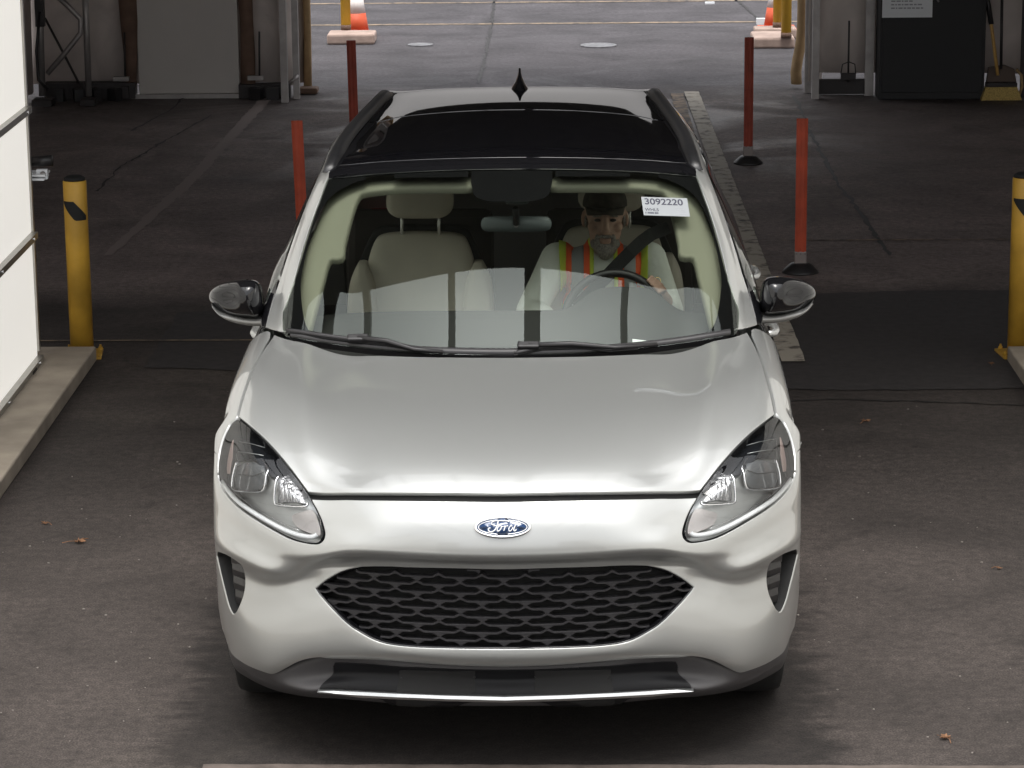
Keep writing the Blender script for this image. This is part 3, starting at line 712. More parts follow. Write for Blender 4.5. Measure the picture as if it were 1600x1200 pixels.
# thin post + seams on right wall
t = thing('wall_post', 'grey upright post on the tent wall between bracket and black cabinet', 'post', (2.68, 15.1, 0)); box('post', (2.665, 15.16, 2.2), (.07, .05, 4.4), M['galv'], t); box('skirting', (2.46, 15.2, .07), (.4, .05, .12), M['steel_dark'], t)
t = thing('wall_post', 'dark upright post at the far right edge beside the broom', 'post', (3.95, 15, 0)); box('post', (P(1597, 100, 15.0)[0]+.02, 15.0, 2.2), (.06, .05, 4.4), M['steel_dark'], t)
br = thing('broom', 'straw push broom with wooden handle leaning right of the black cabinet', 'broom', (3.72, 14.85, 0))
tube('handle', [P(1559, 118, 14.86), P(1549, 40, 14.93), P(1541, -20, 15.02)], .014, M['wood'], br, 10)
tube('grip', [P(1549, 38, 14.925), P(1543, 0, 14.975), P(1540, -18, 15.0)], .021, M['black_plastic'], br, 10)
bm = bmesh.new(); a = P(1541, 135, 14.84); b = P(1589, 135, 14.84)
V = [bm.verts.new(p) for p in (P(1533, 157, 14.82), P(1597, 157, 14.82), b, a)]; bm.faces.new(V)
g = bmesh.ops.extrude_face_region(bm, geom=bm.faces[:]); bmesh.ops.translate(bm, vec=(0, .07, 0), verts=[q for q in g['geom'] if isinstance(q, bmesh.types.BMVert)]); bmesh.ops.recalc_face_normals(bm, faces=bm.faces)
obj('bristles', bm, M['bristle'], br)
c = (Vector(a)+Vector(b))/2; box('head', (c.x, c.y+.03, c.z+.012), (.25, .08, .035), M['steel_dark'], br, bevel=.006)
dp = thing('dustpan', 'dark upright lobby dustpan with long black handle behind the broom', 'dustpan', (3.76, 14.98, 0))
tube('handle', [P(1564, 108, 14.98), P(1566, -20, 15.05)], .012, M['steel_dark'], dp, 8)
bm = bmesh.new(); V = [bm.verts.new(p) for p in (P(1541, 133, 14.97), P(1589, 133, 14.97), P(1585, 108, 14.99), P(1570, 102, 14.99), P(1545, 106, 14.99))]; bm.faces.new(V)
g = bmesh.ops.extrude_face_region(bm, geom=bm.faces[:]); bmesh.ops.translate(bm, vec=(0, .05, 0), verts=[q for q in g['geom'] if isinstance(q, bmesh.types.BMVert)]); bmesh.ops.recalc_face_normals(bm, faces=bm.faces)
obj('pan', bm, mat('dustpan_brown', (.08, .05, .035), .6), dp)
tube('hoop', [P(1588, 108, 14.96), P(1596, 118, 14.95), P(1597, 135, 14.94), P(1592, 150, 14.93)], .012, M['tan'], dp, 8)

# ================================================================== OUTSIDE BEYOND THE TENT
def slab(u, v, s, label):
    x, y = G(u, v); bm = bmesh.new(); add_box(bm, (0, 0, .05), (s[0], s[1], .10), bevel=.02); o = obj('concrete_base', bm, M['pink_concrete']); o.location = (x, y+s[1]/2, 0)
    tag(o, label, 'concrete base'); return x, y
x, y = slab(548, 70, (.45, .35, 0), 'small pinkish concrete base under the yellow post at upper left of the lane')
def ypost(x, y, label):
    t = thing('yellow_post', label, 'post', (x, y, .1), 'yellow posts beyond the tent'); bm = bmesh.new(); add_lathe(bm, [(.047, 0), (.047, 2.0)], (x, y, .1), 20); obj('post', bm, M['yellow_clean'], t, True)
    bm = bmesh.new(); add_lathe(bm, [(.05, 0), (.05, .05)], (x, y, .1), 20); obj('collar', bm, M['brown'], t, True)
ypost(G(541, 63)[0], G(541, 63)[1], 'yellow post standing on the pinkish base at upper left of the lane')
slab(1210, 76, (.38, .55, 0), 'pinkish concrete base under the two yellow posts beyond the right tent post')
slab(1212, 61, (.40, .25, 0), 'smaller pinkish slab just behind the base of the two yellow posts')
ypost(G(1227, 74)[0], G(1227, 78)[1]+.1, 'nearer of the two yellow posts beyond the right tent post')
ypost(G(1217, 62)[0], G(1217, 62)[1]+.15, 'further of the two yellow posts beyond the right tent post')
def cone(u, v, label):
    x, y = G(u, v); t = thing('traffic_cone', label, 'traffic cone', (x, y, 0), 'orange traffic cones')
    box('base', (x, y, .02), (.36, .36, .035), M['cone'], t, bevel=.01)
    bm = bmesh.new(); add_lathe(bm, [(.13, .035), (.10, .23)], (x, y, 0), 24); obj('cone_body', bm, M['cone'], t, True)
    bm = bmesh.new(); add_lathe(bm, [(.10, .23), (.076, .38)], (x, y, 0), 24); obj('reflective_band', bm, M['cone_white'], t, True)
    bm = bmesh.new(); add_lathe(bm, [(.076, .38), (.03, .70), (.025, .71)], (x, y, 0), 24); obj('cone_tip', bm, M['cone'], t, True)
cone(556, 57, 'orange traffic cone with pale band right of the yellow post at upper left')
cone(1214, 48, 'orange traffic cone with pale band left of the yellow posts at upper right')
o = box('curb_block', (0, 0, .03), (.13, .06, .06), M['paper'], None); x, y = G(1192, 38); o.location = (x, y, 0); tag(o, 'small white block on the pavement left of the right traffic cone', 'block')
o = box('litter', (0, 0, .01), (.10, .05, .02), M['paper'], None); x, y = G(1109, 6); o.location = (x, y, 0); tag(o, 'scrap of white litter on the top parking line', 'litter')
# security camera on the panel wall end
sc = thing('wall_camera', 'small black camera on a white bracket behind the end of the left panel wall', 'camera', (-2.42, 5.5, .9))
box('bracket_arm', P(60, 271, 5.58), (.09, .14, .010), M['paper'], sc); box('bracket_arm', P(60, 277, 5.58), (.08, .14, .010), M['paper'], sc)
box('mount', P(66, 272, 5.56), (.055, .03, .05), M['paper'], sc, bevel=.004)
bm = bmesh.new(); c = Vector(P(66, 252, 5.58)); add_tube(bm, [c+Vector((-.05, 0, 0)), c+Vector((.05, -.01, .005))], [.024, .028], 14); obj('camera_head', bm, M['black_plastic'], sc, True)
tube('dial', [Vector(P(67, 272, 5.542)), Vector(P(67, 272, 5.537))], .014, M['galv'], sc, 12)
# distant surroundings beyond the lot
bd = thing('warehouse', 'long low pale warehouse far beyond the lot', 'building', (0, 48, 0))
box('wall', (0, 52, 4.5), (120, 8, 9), mat('far_wall', (.35, .34, .33), .8), bd); box('roof', (0, 52, 9.1), (121, 9, .25), M['steel_dark'], bd)

# ================================================================== THE CAR
M['grille_plastic'] = mat('grille_plastic', (.026, .025, .027), .42)
M['intake_gloss'] = mat('intake_black', (.009, .009, .010), .38, spec=.15)
M['glassy'] = mat('projector_glass', (.10, .105, .11), .08, spec=.8, coat=1)
M['chrome_rough'] = mat('reflector', (.38, .38, .39), .25, metal=.9, bump=(60, .6, .01))
M['turn'] = mat('turn_reflector', (.5, .47, .46), .3, metal=.6, bump=(350, .6, .002))
M['guide'] = mat('light_guide_white', (.92, .93, .94), .2, coat=1)
M['amber_pale'] = mat('pale_amber', (.42, .30, .27), .3, coat=.5)
M['frit'] = mat('glass_border_black', (.005, .005, .006), .85, spec=.1)
M['liner'] = mat('headliner', (.30, .29, .24), .9)
M['rail'] = mat('rail_black', (.012, .012, .013), .38)
M['tail'] = mat('tail_lamp_red', (.25, .01, .01), .15, coat=1)
M['mirror_grey'] = mat('mirror_skirt_silver', (.30, .30, .29), .4, metal=.5)
M['mirror'] = mat('mirror_glass', (.9, .9, .9), .02, metal=1)
M['dash'] = mat('dashboard_black', (.018, .018, .018), .75)
M['post_steel'] = mat('post_steel', (.8, .8, .78), .25, metal=.7)
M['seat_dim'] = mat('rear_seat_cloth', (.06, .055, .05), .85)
M['rvm'] = mat('mirror_housing', (.16, .18, .18), .5)
M['paper_lit'] = mat('sticker_paper', (.27, .285, .295), .8)
car = thing('car', 'pearl white compact SUV with black roof and mirrors driving out of the tent', 'car', (0, 0, 0))
Pz = lambda r: [at(u, v, y=y) for u, v, y in r]
NET = [
[(787,1046,.075),(710,1045,.08),(640,1040,.095),(585,1035,.115),(535,1033,.14),(500,1035,.165),(465,1042,.20),(425,1058,.25),(392,1050,.33),(364,1028,.44),(349,985,.56)],
[(787,1036,.045),(710,1035,.05),(640,1029,.065),(585,1024,.085),(535,1020,.11),(500,1020,.135),(465,1026,.17),(425,1040,.22),(390,1028,.30),(362,1000,.42),(345,955,.55)],
[(787,1016,.035),(710,1015,.04),(640,1012,.055),(585,1000,.08),(535,968,.11),(500,960,.14),(460,975,.175),(420,985,.225),(384,975,.305),(357,945,.42),(340,905,.55)],
[(787,975,.06),(710,975,.065),(640,972,.08),(585,960,.10),(535,935,.13),(497,925,.165),(455,935,.20),(418,940,.25),(381,930,.33),(352,905,.44),(337,870,.56)],
[(787,915,.07),(710,915,.075),(640,914,.09),(585,913,.11),(530,908,.14),(490,903,.185),(452,910,.215),(417,908,.256),(379,891,.338),(348,873,.455),(335,850,.57)],
[(787,889,.068),(710,888,.073),(640,887,.088),(585,885,.108),(535,886,.145),(494,888,.178),(456,900,.195),(417,895,.205),(379,876,.285),(350,859,.415),(334,840,.56)],
[(787,871,.02),(710,870,.025),(640,867,.04),(585,864,.055),(535,863,.08),(500,869,.115),(465,870,.15),(425,857,.21),(385,838,.30),(354,815,.43),(334,800,.57)],
[(787,862,.018),(710,861,.023),(640,858,.038),(585,855,.053),(538,853,.078),(502,856,.115),(465,852,.155),(425,837,.215),(385,815,.305),(355,795,.43),(334,770,.57)],
[(787,822,.040),(710,822,.045),(640,821,.060),(585,821,.085),(540,821,.124),(503,815,.168),(465,808,.21),(425,795,.27),(385,775,.36),(354,750,.48),(335,730,.60)],
[(787,779,.096),(710,778,.104),(640,777,.124),(585,776,.157),(535,775,.199),(486,772,.247),(455,760,.275),(420,740,.33),(386,715,.42),(360,692,.57),(342,677,.68)],
[(787,757,.12),(710,756,.13),(640,755,.15),(585,753,.185),(535,750,.23),(480,742,.30),(450,715,.38),(418,690,.46),(388,667,.56),(371,655,.65),(357,643,.75)],
[(787,722,.24),(710,721,.245),(640,719,.27),(585,716,.305),(535,710,.35),(480,695,.43),(445,672,.52),(418,650,.60),(397,631,.69),(384,622,.76),(372,613,.83)],
[(787,670,.50),(710,669,.51),(640,667,.53),(585,663,.56),(535,655,.60),(480,638,.68),(445,620,.75),(420,605,.82),(404,592,.88),(395,587,.92),(386,583,.97)],
[(787,615,.84),(710,614,.85),(640,613,.87),(585,610,.89),(535,605,.92),(480,594,.98),(450,580,1.04),(430,568,1.09),(418,561,1.13),(409,556,1.17),(400,551,1.2)],
[(787,558,1.22),(710,557,1.23),(640,556,1.25),(585,553,1.27),(535,549,1.31),(490,540,1.36),(460,532,1.40),(440,526,1.44),(430,522,1.47),(423,519,1.5),(415,514,1.53)],
]
for i_, d_ in ((10, .014), (11, -.004), (12, -.054), (13, -.064), (14, -.025)):      # hood profile read from its reflections
    NET[i_] = [(u, v, y+d_*(1, 1, 1, 1, .95, .8, .5, .25, .1, 0, 0)[k]) for k, (u, v, y) in enumerate(NET[i_])]
def mixrow(a, b, f, own):
    return [own.get(k, tuple(p+(q-p)*f for p, q in zip(a[k], b[k]))) for k in range(len(a))]
NET.insert(6, mixrow(NET[5], NET[6], .70, {0: (787,875.5,.032), 1: (710,874.5,.037), 2: (640,871.5,.052), 3: (585,868.5,.068), 4: (535,868,.094), 5: (499,874,.128), 6: (463,876,.162)}))
NET.insert(5, mixrow(NET[4], NET[5], .72, {6: (457,903.5,.203), 7: (417,899.5,.222), 8: (379,881,.302), 9: (350,864,.428)}))
rows = []
for i, r in enumerate(NET):
    L = Pz(r)
    e = L[-1]; f = L[-2]
    zt = e.z
    if i <= 10:
        L += [Vector((-.947, e.y+.10, e.z)), Vector((-.945, e.y+.24, e.z))]
    elif i == 11: L += [Vector((-.950, .76, .915)), Vector((-.948, .86, .88))]
    else:
        L += [Vector((min(e.x-.022, -.925), e.y+.03, e.z-.05)), Vector((-.938, e.y+.06, e.z-.14))]
    rows.append(L)
def wr(r): return .012 if r < 10.5 else (.10 if r < 12.2 else .5)
def wc(r): return .7 if r < 10.5 else 1.0
FR = Surf(rows, K=12, smooth=(34, wr, wc)).outward((0, 2, .5))
FR.relax(40, lambda r: 0 if r < 12.5 else min(.8, (r-12.5)/1.5), lambda r: 0 if r < 11.3 else min(1, (r-11.3)/.8))
FR.finish(); FR.outward((0, 2, .5))
def hood_swage():
    """two soft creases running from the lamp corners up to the screen"""
    D_ = FR.D; n = D_.shape[0]
    for i in range(int(11.6*12), n):
        f = (i/12-11.6)/(16-11.6)
        xc = .60+(.70-.60)*f+.0
        x = np.abs(D_[i, :, 0]); amp = .013*min(1, f*5+.15)*(1-.35*f)
        D_[i, :, 2] += amp*np.exp(-((x-xc)/.055)**2)*1.0 - amp*.9*np.exp(-((x-(xc-.15))/.075)**2)
    FR.finish(); FR.outward((0, 2, .5))
hood_swage()
def smooth_trace(sf, pts, n=4, closed=False, **k): return sf.trace(spline(pts, n, closed), **k)

# outlines measured on the left half of the photograph
HL_in = [(371,655),(386,666),(402,679),(425,701),(446,726),(466,751),(480,771),(489,788),(497,805),(502,822),(504,834),(500,844)]
HL_out = [(492,848),(470,845),(446,836),(404,813),(371,790),(349,765),(341,738),(343,712),(351,683),(362,662)]
HL = spline(HL_in, 3)+spline([HL_in[-1]]+HL_out+[HL_in[0]], 3)[1:-1]
hl = FR.trace(HL, tmax=10.0)
GR = [(787,889),(730,888),(675,887),(610,885),(565,885),(545,888),(528,894),(508,906),(491,919),(497,929),(515,950),(540,975),(560,989),(592,1005),(633,1012),(700,1015),(787,1016)]
gr = FR.trace(GR[:5]+spline(GR[4:9], 4)[1:]+spline(GR[8:], 4)[1:])
gr[0] = (gr[0][0], 0); gr[-1] = (gr[-1][0], 0)
VT = spline([(338,863),(350,865),(366,874),(378,884),(383,900),(383,918),(378,938),(366,961),(357,948),(349,918),(342,888)], 3, True)
vt = FR.trace(VT, tmax=10.9)

# hood
hin = [(787,770),(700,769),(620,769),(540,769),(482,767)]
hood_l = FR.trace(hin)+FR.trace(spline([(482,767),(468,748),(450,724),(429,699),(406,676),(380,655),(374,650)], 3)[1:])+FR.trace(spline([(374,650),(379,630),(385,611),(399,574),(414,546),(425,530)], 3)[1:])
hood_l += [(15.95, hood_l[-1][1]-.25), (15.94, 6.6), (15.93, 5.5), (15.94, 4.2), (15.96, 2.5), (15.97, 0)]
hood_l[0] = (hood_l[0][0], 0)
patch('hood', FR, sym(hood_l), M['paint'], car, step=.014, rim=.018, bev=.002)
# bumper
bl = FR.trace([(787,785),(700,784),(620,783),(540,782),(488,781)])
bl += FR.trace(spline([(488,781),(494,791),(501,805),(507,822),(509,835),(505,846),(494,852),(470,849),(446,841),(404,817),(369,793),(347,768),(339,748)], 3)[1:], tmax=10.0)
bl += [(10.35, 9.9), (10.3, 10.6), (10.2, 11.2), (10.0, 11.9), (7.5, 11.9), (4, 11.6), (2.2, 11.0), (1.6, 10.7)]
bl += FR.trace(spline([(347,985),(352,1000),(362,1021),(376,1033),(392,1042),(410,1049),(425,1053),(437,1049),(450,1042),(465,1034),(482,1029),(500,1027),(520,1029),(592,1031),(700,1039),(787,1042)], 3))
bl[0] = (bl[0][0], 0); bl[-1] = (bl[-1][0], 0)
bumper = patch('front_bumper', FR, sym(bl), M['paint'], car, holes=[sym(gr), vt, mirt(vt)], step=.012, rim=.03, bev=.003)
# fenders
fl = FR.trace(spline([(369,651),(374,630),(380,611),(394,573),(409,546),(421,527)], 3), tmax=10.0)
fl += [(15.95, fl[-1][1]+.2), (15.95, 11.9), (13.5, 11.95), (11.6, 11.95), (10.5, 11.9), (10.4, 10.6), (10.42, 9.95)]
fl += FR.trace(spline([(339,741),(340,712),(347,684),(358,662)], 3), tmax=10.0)
for s in (1, -1): patch('fender', FR, fl, M['paint'], car, step=.014, rim=.018, sgn=s, bev=.002)
# dark structure behind the panels, open at lamps, grille and vents
sh = [(1.2, 0), (16, 0), (16, 11.5), (10, 11.5), (1.6, 10.6), (1.2, 9)]
patch('inner_body', FR, sym(sh), M['black_soft'], car, holes=[sym(gr), hl, mirt(hl), vt, mirt(vt)], step=.03, off=-.022, rim=0)

# ---- grille
gp = thing('grille', '', ''); del gp['label']; del gp['category']; gp.parent = car
grx = sym(gr)
def ring_frame(name, sf, loop, m, parent, inner=.008, depth=.03, off=-.004, sgn=1):
    """thin frame along a closed loop: a strip on the surface plus a wall going inwards"""
    c = np.array(loop).mean(0); L = [np.array(p) for p in resample(loop, .012, True, (sf.sr, sf.sc))]
    n = len(L); V = []; Fq = []; pts = sf.P([p[0] for p in L], [p[1]*sgn for p in L]); nn = sf.N([p[0] for p in L], [p[1]*sgn for p in L])
    cc = pts.mean(0); area = 0
    for i in range(n):
        t = pts[(i+1) % n]-pts[i-1]; t /= np.linalg.norm(t)+1e-9; o = np.cross(t, nn[i])
        if o @ (cc-pts[i]) < 0 and False: o = -o
        V.append((pts[i], t, nn[i], o))
    sg = sum(1 if v[3] @ (cc-v[0]) > 0 else -1 for v in V); sg = 1 if sg > 0 else -1
    R = []
    for p, t, nv, o in V:
        R += [tuple(p+nv*off), tuple(p+nv*off+o*sg*inner), tuple(p+nv*(off-.003)+o*sg*(inner+.002)), tuple(p-nv*depth+o*sg*(inner+.002))]
    for i in range(n):
        a = i*4; b = ((i+1) % n)*4
        for k in range(3): Fq.append((a+k, a+k+1, b+k+1, b+k))
    return from_np(name, R, Fq, m, parent, True)
ring_frame('grille_frame', FR, grx, M['black_gloss'], gp, .006, .05, -.004)
# opening extent in x for a height z
gP = FR.P([p[0] for p in resample(grx, .01, True, (FR.sr, FR.sc))], [p[1] for p in resample(grx, .01, True, (FR.sr, FR.sc))])
poly = [(p[0], p[2]) for p in gP]
def yface(x):
    """front plane of the grille mesh"""
    a = abs(x); return .075+.20*a*a+.28*a**4
def xlim(z):
    xs = []
    for (x0, z0), (x1, z1) in zip(poly, poly[1:]+poly[:1]):
        if (z0 > z) != (z1 > z): xs.append(x0+(z-z0)/(z1-z0)*(x1-x0))
    return (min(xs), max(xs)) if len(xs) > 1 else None
zmin, zmax = min(p[1] for p in poly), max(p[1] for p in poly)
def zlim(x):
    zs_ = []
    for (x0, z0), (x1, z1) in zip(poly, poly[1:]+poly[:1]):
        if (x0 > x) != (x1 > x): zs_.append(z0+(x-x0)/(x1-x0)*(z1-z0))
    return (min(zs_), max(zs_)) if len(zs_) > 1 else None
pitch = .132; rp = .0252
nb = int((zmax-zmin)/rp)+2
for k in range(-1, nb+1):
    z0 = zmax-.010-k*rp; V = []; Fq = []; prev = None; runs = []
    nseg = 24; tot = int(1.3/(pitch/nseg))
    for i in range(tot+1):
        x = -.65+i*pitch/nseg; zl = zlim(x)
        ph = ((x/pitch)+(.5 if k % 2 else 0)) % 1.0; d0 = min(ph, 1-ph); d5 = abs(ph-.5)
        up = max(0, 1-d0/.15); dn = max(0, 1-d5/.15); zb = z0+.012*abs(x)
        zc = zb+.5*rp*(up-dn)
        if not (zl and zl[0]+.001 < zb-.5*rp*dn and zb+.5*rp*up < zl[1]-.008):
            prev = None; continue
        yf = yface(x); b = len(V)
        if prev is None: runs.append([b, b])
        tp = zb+.5*rp*up+.0030; bt = zb-.5*rp*dn-.0034+.5*rp*up*.75
        V += [(x, yf+.002, tp), (x, yf, tp-.0012), (x, yf, bt+.0012), (x, yf+.002, bt), (x, yf+.030, bt-.002), (x, yf+.030, tp-.002)]
        if prev is not None:
            for q in range(6): Fq.append((prev+q, prev+(q+1) % 6, b+(q+1) % 6, b+q))
        prev = b; runs[-1][1] = b+6
    for a_, b_ in runs:
        if b_-a_ < 24: continue
        o = from_np('grille_bar', V[a_:b_], [tuple(v-a_ for v in f) for f in Fq if f[0] >= a_ and max(f) < b_], M['grille_plastic'], gp, False)
# backing: closed shutters behind the mesh
V = []; Fq = []
for j, z in enumerate((zmin-.02, zmax+.02)):
    for i in range(25): x = -.62+i*1.24/24; V.append((x, yface(x)+.06, z))
for i in range(24): Fq.append((i, i+1, i+26, i+25))
from_np('grille_backing', V, Fq, M['black_soft'], gp)
if False: box('radar_cover', (.0, yface(0)+.05, .45), (.17, .02, .09), M['black_plastic'], gp, bevel=.006)

# ---- side vents in the bumper
for s in (1, -1):
    v = thing('bumper_vent', '', ''); del v['label']; del v['category']; v.parent = car
    L = vt if s == 1 else vt
    ring_frame('vent_frame', FR, [(a, b) for a, b in vt], M['black_soft'], v, .004, .05, -.004, sgn=s)
    patch('vent_pocket', FR, vt, M['black_soft'], v, step=.02, off=-.05, rim=0, sgn=s)
    for (ua, va, ub, vb) in ((351,874,384,882),(353,891,385,903),(355,912,385,923),(358,934,381,941)):
        q = FR.trace([(ua, va), ((ua+ub)/2, (va+vb)/2), (ub, vb)], tmax=10.9)
        P3 = [FR.P(a, b*s)-FR.N(a, b*s)*.022 for a, b in q]
        V = []; 
        for p in P3: V += [(p[0], p[1], p[2]+.026), (p[0], p[1]-.005, p[2]+.004), (p[0], p[1]+.006, p[2]-.022), (p[0], p[1]+.02, p[2]+.024)]
        Fq = [(a*4+k, a*4+(k+1) % 4, a*4+4+(k+1) % 4, a*4+4+k) for a in range(2) for k in range(4)]
        from_np('vent_fin', V, Fq, M['black_plastic'], v, False)

# ---- lower fascia
LOW = [
[(787,1030,.13),(640,1022,.145),(508,1014,.19),(440,1030,.26),(392,1028,.37),(360,1005,.50),(352,975,.62)],
[(787,1046,.115),(640,1040,.13),(508,1030,.175),(440,1046,.235),(398,1045,.345),(366,1026,.47),(355,1000,.60)],
[(787,1062,.12),(640,1056,.13),(530,1052,.175),(455,1062,.215),(408,1058,.33),(372,1040,.46),(358,1018,.59)],
[(787,1086,.095),(640,1084,.105),(515,1076,.15),(480,1080,.17),(425,1071,.30),(382,1050,.44),(362,1032,.57)],
[(787,1098,.10),(640,1096,.115),(525,1087,.16),(488,1087,.19),(430,1077,.32),(386,1057,.46),(365,1040,.58)],
]
lr = [Pz(r)+[Vector((-.90, .72, at(355, 1000, y=.6).z-.02*i))] for i, r in enumerate(LOW)]
lr.append([Vector((p.x, p.y+.10, p.z-.035)) for p in lr[-1]])
lr.append([Vector((p.x*.98, p.y+.5, p.z-.02)) for p in lr[-1]])
LO = Surf(lr, K=10).outward((0, 2, .5))
patch('lower_fascia', LO, sym([(0, 0), (0, 7), (6, 7), (6, 0)]), M['grey_plastic'], car, step=.02, rim=0)
low = LO.trace([(787,1047),(650,1043),(560,1036),(524,1036),(500,1076),(560,1078),(650,1083),(787,1086)])
low[0] = (low[0][0], 0); low[-1] = (low[-1][0], 0)
lg = patch('lower_grille', LO, sym(low), M['intake_gloss'], car, step=.015, off=.004, rim=.006)
for s in (1, -1):
    q = LO.trace([(625,1047),(742,1048),(742,1080),(625,1080)])
    patch('intake_opening', LO, q, M['black_soft'], lg, step=.02, off=.006, rim=.003, sgn=s)
    q = LO.trace([(628,1060),(690,1062),(742,1056)]); tube('intake_blade', [tuple(LO.P(a, b*s)+LO.N(a, b*s)*.008) for a, b in q], .0035, M['black_plastic'], lg, 6)
ch = []
for u, v, y in ((496,1082,.150),(520,1083,.14),(560,1086,.125),(620,1089,.105),(700,1092,.09),(787,1094,.085)):
    ch.append(at(u, v, y=y-.012))
ch[-1].x = 0
full = [p.copy() for p in ch]+[Vector((-p.x, p.y, p.z)) for p in ch[-2::-1]]
V = []; Fq = []; n = len(full)
for i, p in enumerate(full):
    k = min(i, n-1-i); hgt = .0035 if k == 0 else (.008 if k == 1 else .0115)
    V += [(p.x, p.y+.03, p.z+hgt), (p.x, p.y+.004, p.z+hgt*.75), (p.x, p.y-.002, p.z), (p.x, p.y+.004, p.z-hgt*.8), (p.x, p.y+.03, p.z-hgt)]
for i in range(n-1):
    for k in range(4): Fq.append((i*5+k, i*5+k+1, i*5+6+k, i*5+5+k))
from_np('lower_trim', V, Fq, M['satin'], car, False)

# ---- headlamps
for s in (1, -1):
    h = thing('headlight', '', ''); del h['label']; del h['category']; h.parent = car
    patch('lens', FR, hl, M['lens'], h, step=.012, off=-.001, rim=.006, sgn=s, bev=.001)
    patch('bowl', FR, hl, M['lamp_bowl'], h, step=.02, off=-.055, rim=0, sgn=s)
    # rim wall between lens and bowl
    L = resample(hl, .012, True, (FR.sr, FR.sc)); n = len(L)
    p = FR.P([a for a, b in L], [b*s for a, b in L]); nn = FR.N([a for a, b in L], [b*s for a, b in L])
    V = np.concatenate([p-nn*.003, p-nn*.056]); from_np('housing', V, [(i, (i+1) % n, n+(i+1) % n, n+i) for i in range(n)], M['bulb_dark'], h)
    def deep(pts, off): return [tuple(FR.P(a, b*s)+FR.N(a, b*s)*off) for a, b in FR.trace(pts, off=off)]
    # dark upper cover
    up = FR.trace(spline([(373,660),(388,670),(405,684),(426,705),(446,728),(463,750)], 3)+[(440,745),(420,742),(418,728),(400,722),(371,720)]+spline([(370,720),(369,700),(370,680),(372,662)], 2), off=-.04)
    patch('upper_bezel', FR, up, M['bulb_dark'], h, step=.015, off=-.04, rim=.01, sgn=s)
    for (a, b_, c_, d_) in (((374,690),(395,694),(416,700),(414,702)), ((372,706),(392,708),(412,712),(411,714))):
        tube('bezel_line', deep([a, b_, c_], -.036), .0012, M['lamp_bowl'], h, 6)
    # lamp modules
    fr1 = [(370,722),(366,735),(363,752),(365,765),(385,768),(409,767),(414,758),(416,743),(419,735),(416,725),(412,720)]
    f = tube('lamp_frame', deep(spline(fr1, 3), -.022), .0042, M['chrome'], h, 8)
    mod = FR.trace([(370,728),(412,728),(412,755),(407,764),(370,763),(367,745)], off=-.034); patch('projector', FR, mod, M['glassy'], h, step=.015, off=-.034, rim=.012, sgn=s)
    tube('module_edge', deep([(372,741),(395,744),(411,738)], -.028), .0014, M['bulb_dark'], h, 6)
    fr2 = [(436,744),(431,752),(429,770),(429,784),(433,789),(455,791),(478,791),(480,786)]
    tube('lamp_frame', deep(spline(fr2, 3), -.022), .0042, M['chrome'], h, 8)
    mod = FR.trace([(436,748),(452,742),(462,756),(472,772),(477,786),(434,786),(433,765)], off=-.036); patch('reflector_bowl', FR, mod, M['chrome_rough'], h, step=.015, off=-.036, rim=.012, sgn=s)
    for uu in (444, 450, 456, 463): tube('reflector_rib', deep([(uu, 750+(uu-444)*.9), (uu-2, 768), (uu+1, 784)], -.030), .0016, M['chrome'], h, 6)
    # turn signal reflector at the inner tip
    ts = FR.trace(spline([(456,806),(470,801),(488,797),(496,812),(500,830),(497,837),(480,831),(462,822)], 2, True), off=-.03); patch('turn_reflector', FR, ts, M['turn'], h, step=.012, off=-.03, rim=.01, sgn=s)
    # daytime light guide along the lower edge
    lg_ = deep(spline([(345,700),(343,722),(344,742),(350,758),(371,783),(404,806),(440,826),(466,836),(488,839),(496,835)], 4), -.010)
    tube('light_guide', lg_, .0082, M['guide'], h, 8)
    lg2 = deep(spline([(350,690),(347,712),(348,738),(354,754),(374,776),(406,798),(440,817),(468,829)], 4), -.024)
    tube('guide_edge', lg2, .0016, M['chrome'], h, 6)
    am = FR.trace([(350,706),(356,690),(364,682),(362,715),(358,740),(351,735)], off=-.03); patch('side_reflector', FR, am, M['amber_pale'], h, step=.015, off=-.03, rim=.004, sgn=s)

